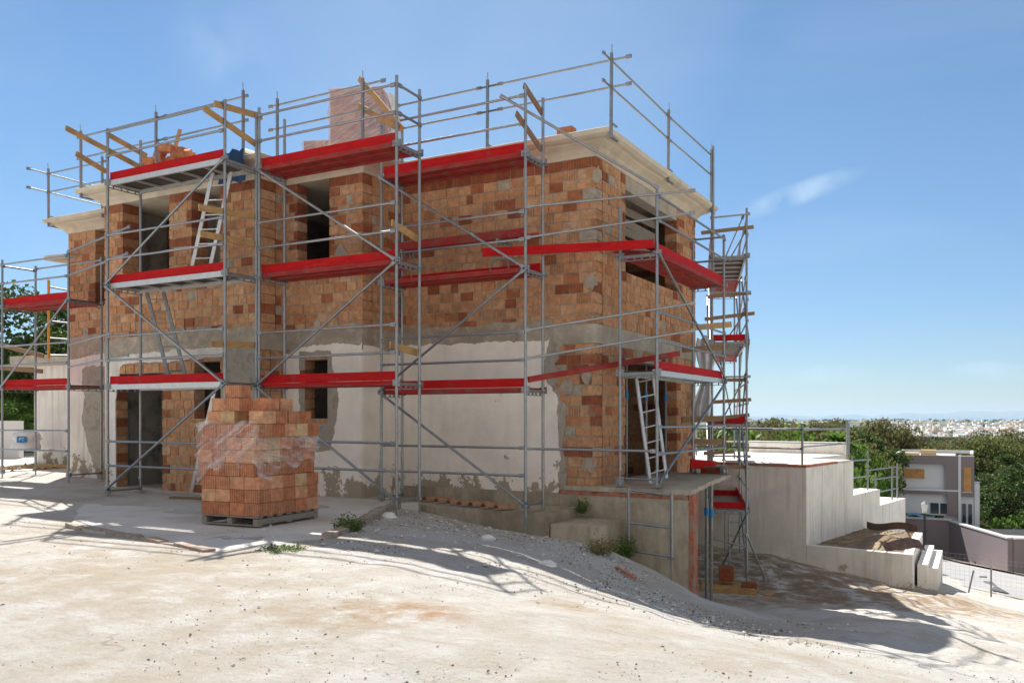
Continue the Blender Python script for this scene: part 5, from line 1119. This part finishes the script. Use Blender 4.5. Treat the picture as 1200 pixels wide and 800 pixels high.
for a, b in zip(fpts[:-1], fpts[1:]):
    L = (b-a).length; d = (b-a)/L; k = int(L/.11)
    for i in range(k+1): q = a+d*(L*i/max(1, k)); s.tube(q, q+Z_*1.0, .0022, 4, cap=False)
    for j in range(9): s.tube(a+Z_*(.12+j*.11), b+Z_*(.12+j*.11), .0022, 4, cap=False)
s.build('wire_mesh', MESHM, fnc, recalc=False)
tube(fnc, 'post', P(1135, 694, 23.2), P(1141, 668, 23.1), .022, STEEL2); tube(fnc, 'post', P(1161.5, 699, 23), P(1161.5, 664, 23), .022, STEEL2)
for pts, lab in (([(1137, 662), (1147, 662), (1157, 677.5), (1148, 677)], 'thin dark sheet drawn as a shadow on the road behind the mesh fence, the upper one'), ([(1152, 682), (1163, 683), (1169, 689), (1183, 697), (1163, 693.5)], 'thin dark sheet drawn as a shadow with a pointed corner on the road, the lower one')):  # thin dark sheets stand in for shadows cast on the road
    vv = [];
    for (a, b) in pts: q = gpt(a, b); vv.append(Vector((q.x, q.y, Hs(q.x, q.y)+.05)))
    n = len(vv); tag(MB().add(vv+[v+Z_*.01 for v in vv], [tuple(range(n)), tuple(range(2*n-1, n-1, -1))]+[(i, (i+1) % n, n+(i+1) % n, n+i) for i in range(n)]).build('shadow_patch', mat('dark netting', (.10, .10, .11), .9), None), lab, 'shadow_patch')
# street lamp
lx = P(1083.5, 640, 34); zl = lambda y: P(1083.5, y, 34).z
BLK = mat('black cast iron', (.03, .03, .032), .5, .3, .1); LGL = mat('lamp glass', (.55, .55, .52), .3)
lmp = thing('street_lamp', 'black street lamp with a pale lantern head beyond the planter', 'street lamp', (lx.x, lx.y, zl(660)))
m = MB(); m.tube((lx.x, lx.y, zl(665)), (lx.x, lx.y, zl(620)), .10, 10, .07); m.tube((lx.x, lx.y, zl(620)), (lx.x, lx.y, zl(600)), .055, 10, .045); m.tube((lx.x, lx.y, zl(623)), (lx.x, lx.y, zl(620)), .12, 10); m.build('pole', BLK, lmp)
m = MB(); m.tube((lx.x, lx.y, zl(600)), (lx.x, lx.y, zl(590.5)), .08, 6, .13); m.build('lantern', LGL, lmp)
m = MB(); m.tube((lx.x, lx.y, zl(590.4)), (lx.x, lx.y, zl(587)), .15, 6, .03); m.tube((lx.x, lx.y, zl(601)), (lx.x, lx.y, zl(600.1)), .10, 6); m.build('lantern_cap', mat('grey lamp cap', (.3, .3, .3), .5), lmp)

# ------------------------------------------------------------------ modern house in the valley
ha = cw(-.883, .47).normalized(); hb = cw(.47, .883).normalized(); DH = 60; H0 = P(1123, 534, DH); H0.z = 0
def HR(a, b, z=0): v = H0+ha*a+hb*b; return Vector((v.x, v.y, z))
def hbx(a0, a1, b0, b1, z0, z1, m=None): m = m or MB(); return m.obox(HR((a0+a1)/2, (b0+b1)/2, (z0+z1)/2), ha, hb, Z_, abs(a1-a0)/2, abs(b1-b0)/2, abs(z1-z0)/2)
PUR = mat('mauve grey render', (.215, .185, .20), .9, 0, .05, .6); BLW = mat('cool white render', (.62, .65, .70), .9, 0, .04, .5); GRW = mat('pale grey render', (.52, .52, .53), .9, 0, .05, .5)
OSB = mat('chipboard panel', (.46, .25, .09), .8, 0, .25, 3); GLS = mat('dark window glass', (.02, .04, .06), .08, 0, 0, 1, spec=.6)
def hz_(y, D=DH): return EYE+(HOR-y)/F*D
zr, zm, zg_, zb_ = hz_(534), hz_(574), hz_(604), hz_(640)
La = 6.4
def ha_at(px):      # a on the front face at this column
    t = (px-600)/F; k = (1123-600)/F*DH; return (k-t*DH)/(.883+.47*t)
La = ha_at(1047)
mh = thing('modern_house', 'boxy white and mauve two storey house in the valley, chipboard over its windows', 'house', HR(La/2, 4, zb_))
hbx(.9, La, .35, 8, zg_, zr-.35).build('wall', BLW, mh)
hbx(-.93, .895, .40, 7.9, zg_-2.2, zr-.36).build('wall', BLW, mh)
# mauve frame of the upper storey
f = MB(); hbx(0, La, 0, .34, zr-.62, zr, f); hbx(.0, .78, 0, .34, zm, zr-.621, f); hbx(La-.2, La, 0, .34, zr-1.5, zr-.621, f); f.build('frame', PUR, mh)
hbx(.0, La, 0.03, .33, zm-.12, zm-.001).build('string_course', BLW, mh)
hbx(-.16, -.005, 0, .5, zb_+1.5, zr+.02).build('corner_strip', BLW, mh)
hbx(-.97, -.165, .05, 1.2, zm-.45, zr-.02).build('side_box', PUR, mh)
hbx(-.78, -.32, .0, .045, zm-.1, zm+1.6).build('boarded_window', OSB, mh)
hbx(ha_at(1083), ha_at(1059), .28, .345, hz_(562), hz_(551)).build('boarded_window', OSB, mh)
hbx(.0, .7, .05, .33, zg_, zm-.121).build('pier', PUR, mh)
hbx(.71, La*.98, .05, .33, zm-.38, zm-.121).build('frame', PUR, mh)
hbx(ha_at(1112), ha_at(1090), .30, .345, hz_(604), hz_(590)).build('window', GLS, mh)
f = MB(); hbx(ha_at(1101.6), ha_at(1100), .26, .299, hz_(603.4), hz_(590.6), f); hbx(ha_at(1112.6), ha_at(1089.4), .255, .299, hz_(590.5), hz_(589.3), f); hbx(ha_at(1112.6), ha_at(1089.4), .255, .299, hz_(604.8), hz_(603.5), f); f.build('window_frame', BLW, mh)
hbx(-.86, -.24, -.01, .04, zm-.16, zm-.101).build('window_sill', GRW, mh)
hbx(-1.3, -.98, .5, 3, zb_+1.2, zr-1.9).build('side_wing', BLW, mh)
for a in (-.35, -.72): hbx(a-.12, a+.12, .35, .395, zg_-.6, zm-.95).build('window', GLS, mh)
f = MB(); hbx(.3, La-.2, .6, 8, zr-.30, zr-.12, f); f.build('roof_deck', mat('roof screed', (.50, .48, .44), .9, 0, .1, 1), mh)
f = MB(); hbx(-.9, La, 7.8, 8, zr-.1, zr+.12, f); hbx(La-.2, La, .35, 7.79, zr-.1, zr+.1, f); hbx(-.9, -.7, 1.3, 7.79, zr-.1, zr+.12, f); f.build('parapet', GRW, mh)
f = MB(); hbx(1.5, 2.5, 3.0, 4.0, zr-.12, zr+.28, f); hbx(2.6, 3.7, 2.2, 3.6, zr-.12, zr+.08, f); f.build('roof_materials', mat('tan boards', (.55, .42, .26), .9), mh)
# retaining and garden walls of that house
gw_ = thing('compound_wall', 'mauve grey garden wall with a pale coping below the modern house', 'wall', HR(-2, -2, zb_-1))
hbx(.4, La+2, -1.0, -.7, zb_-2, zg_-.25).build('wall_panel', PUR, gw_); hbx(.38, La+2, -1.05, -.65, zg_-.248, zg_-.15).build('coping', GRW, gw_)
aw = HR(.39, -1.0, 0); bw_ = P(1184, 650, 51); bw_.z = 0
m = MB(); d_ = (bw_-aw); L = d_.length; d_.normalize(); nn_ = Vector((-d_.y, d_.x, 0)); zc = hz_(614, 58)
m.obox(aw+d_*(L/2)+Z_*((zc+zb_-2.5)/2), d_, nn_, Z_, L/2, .15, (zc-zb_+2.5)/2); m.build('wall_panel', PUR, gw_)
MB().obox(aw+d_*(L/2)+Z_*(zc+.05), d_, nn_, Z_, L/2, .19, .045).build('coping', GRW, gw_)
m = MB(); m.obox(bw_+nn_*3+Z_*((zc+zb_-2.5)/2), nn_, d_, Z_, 2.85, .15, (zc-zb_+2.5)/2); m.build('wall_panel', PUR, gw_)
MB().obox(bw_+nn_*3+Z_*(zc+.05), nn_, d_, Z_, 2.85, .19, .045).build('coping', GRW, gw_)
MB().obox(aw+d_*(L/2)+nn_*6+Z_*(zc-.6), d_, nn_, Z_, L/2, .12, .75).build('rear_wall', GRW, gw_)
MB().obox(aw+d_*(L/2)+nn_*3+Z_*(zc-.5), d_, nn_, Z_, L/2, 2.8, .05).build('terrace_floor', mat('terrace tiles', (.40, .36, .32), .9, 0, .15, 2), gw_)
BT = mat('blue tarpaulin', (.12, .33, .62), .5, 0, .2, 3, .03, 4)
o = cloth(HR(ha_at(1066), -.1, zg_-.02), 3.2, .1, 14, 4, ha, lambda s_, t__: (0, -.6*t__, .1*math.sin(s_*12)), BT, 'blue_sheet'); tag(o, 'light blue sheet lying on the wall before the modern house', 'sheet')

# ------------------------------------------------------------------ trees
BARK = mat('tree bark', (.16, .12, .09), .9, 0, .25, 4, .02, 12)
TM = [leaf_mat('dark green leaves', (.03, .06, .018), (.09, .14, .035)), leaf_mat('olive leaves', (.07, .095, .025), (.18, .20, .06)), leaf_mat('fresh green leaves', (.05, .12, .02), (.15, .26, .045)), leaf_mat('dusty brown green leaves', (.09, .09, .035), (.20, .19, .08))]
def crown_mesh(name, rx, rz_, nclump, nleaf, ls, seed, cz=0, shape=1.0, mi=0):
    R = np.random.default_rng(seed); cs = []
    for i in range(nclump):
        while True:
            v = R.uniform(-1, 1, 3)
            if np.dot(v, v) < 1: break
        v /= (np.linalg.norm(v)+1e-6); rr_ = R.uniform(.45, 1)**.6
        cs.append((v[0]*rx*rr_, v[1]*rx*rr_, cz+v[2]*rz_*rr_*(1 if v[2] > 0 else .75), R.uniform(.16, .36)*rx))
    cs = np.array(cs); n = nclump*nleaf; ci = np.repeat(np.arange(nclump), nleaf)
    v = R.normal(size=(n, 3)); v /= np.linalg.norm(v, axis=1)[:, None]; rad = R.random(n)**.4
    p = cs[ci, :3]+v*(cs[ci, 3]*rad)[:, None]*np.array([1, 1, .75])
    d = v+R.normal(size=(n, 3))*.7; d /= np.linalg.norm(d, axis=1)[:, None]; e = np.cross(d, R.normal(size=(n, 3))); e /= np.linalg.norm(e, axis=1)[:, None]
    l = ls*R.uniform(.6, 1.4, n)[:, None]
    q = np.stack([p-e*l*.5, p+d*l*.3-np.cross(d, e)*l*.34, p+e*l*.5, p+d*l*.3+np.cross(d, e)*l*.34], 1).reshape(-1, 3)
    me = bpy.data.meshes.new(name); me.from_pydata(q.tolist(), [], np.arange(4*n).reshape(n, 4).tolist()); me.materials.append(TM[mi]); me.update(); return me, cs
def tree_kind(name, rx, rz_, h, nclump, nleaf, ls, seed, mi):
    me, cs = crown_mesh('crown', rx, rz_, nclump, nleaf, ls, seed, h-rz_*.9, 1, mi); R = random.Random(seed); m = MB(); base = Vector((0, 0, -.5)); top = Vector((R.uniform(-.2, .2), R.uniform(-.2, .2), h-rz_)); m.tube(base, top, .035*h, 8, .02*h)
    for i in range(0, len(cs), max(1, len(cs)//10)): m.tube(top-Z_*.1*h*R.random(), Vector(cs[i, :3]), .013*h, 5, .004*h)
    o = m.build('trunk', BARK, None); tm_ = o.data; bpy.data.objects.remove(o)
    # keep mesh coordinates relative to the foot
    off_ = Vector(np.array([v.co for v in tm_.vertices]).min(0)); 
    return me, tm_, base
def tree_kind2(*a):
    me, tm_, b = tree_kind(*a)
    zmin = min(v.co.z for v in tm_.vertices); tm_.transform(Matrix.Translation((0, 0, -.5-zmin))); return me, tm_
KINDS = {'a': tree_kind2('a', 3.2, 2.6, 7.5, 60, 150, .24, 1, 0), 'b': tree_kind2('b', 3.4, 2.4, 7, 55, 150, .24, 2, 1), 'c': tree_kind2('c', 2.6, 3.2, 8, 55, 150, .22, 3, 2), 'd': tree_kind2('d', 3.6, 2.2, 6, 55, 140, .24, 4, 3), 'e': tree_kind2('e', 3.0, 3.4, 9, 70, 150, .22, 5, 0), 's': tree_kind2('s', 1.8, 1.1, 1.9, 36, 110, .16, 6, 2), 't': tree_kind2('t', 2.0, 1.0, 1.6, 36, 110, .16, 7, 3)}
def tree(k, px, D, ytop, lab, cat='tree', group=None, wide=1.0):
    p = P(px, 500, D); zg = Hs(p.x, p.y); zt_ = P(px, ytop, D).z; hh = {'a': 7.5, 'b': 7, 'c': 8, 'd': 6, 'e': 9, 's': 1.9, 't': 1.6}[k]; sc = max(.2, (zt_-zg)/hh*(.88 if px > 1045 else 1.04))
    t = thing({'tree': 'tree', 'shrub': 'shrub'}[cat], lab, cat, (p.x, p.y, zg), group); t.rotation_euler = (0, 0, random.uniform(0, 6.28)); RX = {'a': 3.2, 'b': 3.4, 'c': 2.6, 'd': 3.6, 'e': 3.0, 's': 1.8, 't': 2.0}[k]; sx_ = wide*min(3.4, D*.045)*random.uniform(.9, 1.15)/RX; t.scale = (sx_, sx_, sc)
    for nm, me in (('crown', KINDS[k][0]), ('trunk', KINDS[k][1])):
        o = bpy.data.objects.new(nm, me); C.objects.link(o); o.parent = t
    return t
# left garden
tree('a', 6, 38, 352, 'large dark green tree above the garden wall at the far left', wide=1.9)
tree('c', 2, 33, 470, 'bright green shrub hanging over the low planter wall', 'shrub')
tree('s', 22, 36, 418, 'light green shrub behind the tall garden wall', 'shrub', wide=.7)
tree('a', 66, 36, 400, 'smaller dark tree seen between scaffold tubes beside the annex', wide=1.2)
tree('c', 30, 40, 425, 'yellow green tree behind the garden wall, left of the annex', wide=1.6)
# valley trees
G_ = 'trees in the valley beyond the white terrace'
VT = [('d', 905, 70, 510, 1.2), ('b', 930, 85, 505, 1.2), ('d', 955, 62, 514, 1.3), ('b', 968, 95, 507, 1.2), ('a', 1000, 62, 515, 1.1), ('b', 1012, 80, 509, 1.2), ('d', 1035, 78, 512, 1.3), ('b', 990, 52, 532, 1.2), 
      ('b', 1058, 105, 511, 1.3), ('a', 1080, 100, 515, 1.3), ('b', 1102, 110, 511, 1.3), ('d', 1125, 105, 512, 1.3), ('c', 1148, 95, 507, 1.1), ('b', 1160, 84, 498, 1.4), ('d', 1176, 90, 502, 1.2), ('e', 1195, 95, 508, 1.2),
      ('a', 1155, 92, 545, 1.2), ('b', 1150, 98, 520, 1.3), ('a', 1175, 84, 540, 1.1), ('e', 1195, 68, 524, 1.2), ('a', 1178, 74, 560, 1.2), ('c', 1150, 86, 575, 1.1), ('a', 1215, 74, 530, 1.2), ('b', 1172, 110, 512, 1.4), ('s', 1168, 70, 603, 1.2), ('t', 1155, 68, 610, 1.3), ('t', 1185, 66, 608, 1.2), ('s', 1195, 64, 600, 1.0),
      ('b', 880, 60, 510, 1.2), ('c', 900, 48, 518, 1.2), ('t', 925, 48, 522, 1.5), ('c', 890, 75, 505, 1.2), ('b', 860, 70, 505, 1.2), ('s', 950, 44, 522, 1.6), ('s', 1003, 46, 545, .9), ('s', 1015, 50, 540, .8), ('d', 975, 110, 508, 1.3), ('a', 950, 120, 507, 1.3), ('b', 1020, 125, 509, 1.4), ('d', 1050, 130, 513, 1.4), ('a', 1075, 140, 514, 1.5), ('b', 1110, 150, 514, 1.6), ('a', 1140, 150, 512, 1.6), ('b', 1190, 150, 512, 1.6)]
LB = {'a': 'dark rounded tree of the valley slope', 'b': 'olive green spreading tree of the valley slope', 'c': 'bright green upright tree of the valley slope', 'd': 'dusty brown green tree of the valley slope', 'e': 'tall dark tree at the right edge of the valley', 's': 'low bright green shrub below the terraces', 't': 'low dusty olive shrub below the terraces'}
CNT = {}; OR_ = ['leftmost', 'second', 'third', 'fourth', 'fifth', 'sixth', 'seventh', 'eighth', 'ninth', 'tenth', 'eleventh', 'twelfth', 'thirteenth', 'fourteenth', 'fifteenth', 'sixteenth']
for k, px, D, yt, wd in sorted(VT, key=lambda v: v[1]):
    sh = k in 'st'; CNT[k] = CNT.get(k, -1)+1; tree(k, px, D, yt, LB[k]+', '+OR_[CNT[k]]+' from the left', 'shrub' if sh else 'tree', ('shrubs of one kind below the terraces, ' if sh else 'valley trees of one kind, ')+LB[k].split(' of ')[0].split(' below')[0], wide=wd)
# big leaved plant behind the terrace
def palm(lab, px, D, ytop, seed, r=1.6):
    p = P(px, 500, D); zg = Hs(p.x, p.y); zt_ = P(px, ytop, D).z; t = thing('banana_plant', lab, 'plant', (p.x, p.y, zg)); R = random.Random(seed)
    for k in range(4):
        a = R.uniform(0, 6.28); b = Vector((p.x+math.cos(a)*.8*r, p.y+math.sin(a)*.8*r, zg)); tp_ = Vector((b.x, b.y, zt_-1.0-R.random()*.8)); tube(t, 'stem', b, tp_, .12, BARK, n=7, r2=.07)
        s = MB()
        for i in range(26):
            a = R.uniform(0, 6.28); el = R.uniform(-.1, 1.2); L = R.uniform(.7, 1.2)*r*.75; pp = tp_.copy(); d = Vector((math.cos(a)*math.cos(el), math.sin(a)*math.cos(el), math.sin(el))); sdv = d.cross(Z_).normalized(); pr_ = None; n = 7
            vs_ = []
            for q in range(n+1):
                w_ = .11*r*math.sin(math.pi*min(1, (q+.4)/(n+.6)))**.6; vs_ += [pp-sdv*w_, pp+Z_*-.03, pp+sdv*w_]; pp = pp+d*(L/n); d = (d-Z_*.20).normalized()
            s.add(vs_, [(3*q+j, 3*q+j+1, 3*q+4+j, 3*q+3+j) for q in range(n) for j in (0, 1)])
        s.build('leaves', TM[2], t, smooth=True, recalc=False)
palm('big leaved banana plant standing behind the terrace railing', 980, 48, 487, 1, 1.2)
palm('small dark banana plant beside the rear scaffold tower', 868, 50, 482, 2, 1.1)
# far wood and the town
def far_wood():
    R = np.random.default_rng(8); n = 4600; D = 120+2300*R.random(n)**1.5; t = (R.random(n)*440+850-600)/F; D = np.where(t > .44, np.minimum(D, 900), D); x = (CO*t-SI)*D; y = (SI*t+CO)*D; z = H(x, y); h = R.uniform(4, 9, n)*(.85+.3*np.sin(x*.02)*np.sin(y*.017))
    K = 34; ci = np.repeat(np.arange(n), K); v = R.normal(size=(n*K, 3)); v /= np.linalg.norm(v, axis=1)[:, None]; rad = (h*.62)[ci]
    p = np.c_[x[ci], y[ci], z[ci]+h[ci]*.55]+v*np.c_[rad, rad, rad*.62]*R.uniform(.55, 1, n*K)[:, None]
    d = v+R.normal(size=v.shape)*.5; d /= np.linalg.norm(d, axis=1)[:, None]; e = np.cross(d, R.normal(size=v.shape)); e /= np.linalg.norm(e, axis=1)[:, None]; f_ = np.cross(d, e)
    l = (h[ci]*.20*R.uniform(.6, 1.3, n*K))[:, None]
    q = np.stack([p-e*l, p-f_*l*.8, p+e*l, p+f_*l*.8], 1).reshape(-1, 3)
    me = bpy.data.meshes.new('far_wood'); me.from_pydata(q.tolist(), [], np.arange(4*n*K).reshape(-1, 4).tolist())
    m = leaf_mat('far wood leaves', (.05, .075, .022), (.17, .18, .06)); 
    for nd in m.node_tree.nodes:
        if nd.type == 'TEX_NOISE': nd.inputs['Scale'].default_value = .03
    me.materials.append(m); me.update(); o = bpy.data.objects.new('far_wood', me); C.objects.link(o); tag(o, 'olive green wood covering the valley below the town', 'wood', kind='stuff')
far_wood()
WH = [mat('town white', (.88, .88, .88), .9, 0, .04, .1), mat('town cream', (.62, .55, .45), .9, 0, .05, .1)]; TR_ = mat('town roof tile', (.42, .22, .15), .9, 0, .15, .2); DW = mat('town window', (.12, .13, .15), .6)
HM = []
for i in range(6):
    R = random.Random(i); a, b, h = R.uniform(5, 9), R.uniform(4, 7), R.uniform(5, 9); m = MB().box((-a, -b, -4), (a, b, h)); 
    for q in range(4): m.box((-a+2+q*(2*a-4)/3-.7, -b-.06, h*.55), (-a+2+q*(2*a-4)/3+.7, -b+.1, h*.8))
    m.box((a*.2, -b*.6, h), (a*.8, b*.5, h+2.6)); o = m.build('house', WH[0 if i < 4 else 1], None); me = o.data; zc_ = min(v.co.z for v in me.vertices); me.transform(Matrix.Translation((0, 0, -4-zc_))); bpy.data.objects.remove(o)
    me.materials.append(DW); me.materials.append(TR_)
    for fi, pl_ in enumerate(me.polygons):
        if 6 <= fi < 30: pl_.material_index = 1
        if i % 2 == 1 and fi in (1,): pl_.material_index = 2
    HM.append(me)
R = random.Random(77)
for i in range(290):
    px = R.uniform(868, 1235) if R.random() < .3 else R.uniform(1035, 1235); D = R.choice([R.uniform(950, 1400), R.uniform(1100, 2000), R.uniform(1500, 3600)])
    if px < 1030: D = R.uniform(2200, 4200)
    p = P(px, 500, D); z = -27+ (D-1000)*.0035+ (R.uniform(0, 3)) + max(0, px-1120)*.03; k = R.randrange(6); o = bpy.data.objects.new('town_house', HM[k]); C.objects.link(o); o.location = (p.x, p.y, z); o.rotation_euler = (0, 0, R.uniform(-.4, .4)+.5); s_ = R.uniform(.7, 1.15); o.scale = (s_, s_, s_)
    tag(o, 'small flat topped house of the distant town near the sea', 'house', 'houses of the distant town')
s = MB(); R = random.Random(5)
for i in range(100):
    px = R.uniform(860, 1240); D = R.uniform(1000, 4300); p = P(px, 500, D); r_ = R.uniform(6, 20); z = -26+(D-1000)*.0035; vs_ = []
    for j in range(5):
        for k in range(8): a = k*.785; rr_ = r_*math.sin(.35+j*.62)*R.uniform(.7, 1.2); vs_.append((p.x+math.cos(a)*rr_, p.y+math.sin(a)*rr_, z+j*1.9*R.uniform(.8, 1.1)))
    s.add(vs_, [(j*8+k, j*8+(k+1) % 8, j*8+8+(k+1) % 8, j*8+8+k) for j in range(4) for k in range(8)]+[tuple(range(32, 40))])
tag(s.build('town_trees', mat('town tree green', (.05, .075, .03), 1, 0, .3, .05), None), 'dark tree clumps scattered among the houses of the distant town', 'trees', kind='stuff')
# ------------------------------------------------------------------ air
hzb = MB().box((-45000, -2000, -60), (45000, 60000, 260)).build('haze', mat('x', (1, 1, 1)), None)
HM_ = bpy.data.materials.new('sea air'); HM_.use_nodes = True; t = HM_.node_tree; t.nodes.clear(); ou = t.nodes.new('ShaderNodeOutputMaterial'); vo = t.nodes.new('ShaderNodeVolumePrincipled'); vo.inputs['Color'].default_value = (.62, .80, 1, 1); vo.inputs['Density'].default_value = .00004; vo.inputs['Anisotropy'].default_value = .2
t.links.new(vo.outputs[0], ou.inputs['Volume']); hzb.data.materials.clear(); hzb.data.materials.append(HM_); tag(hzb, 'thin blue haze of sea air over the valley and the coast', 'haze', kind='stuff')
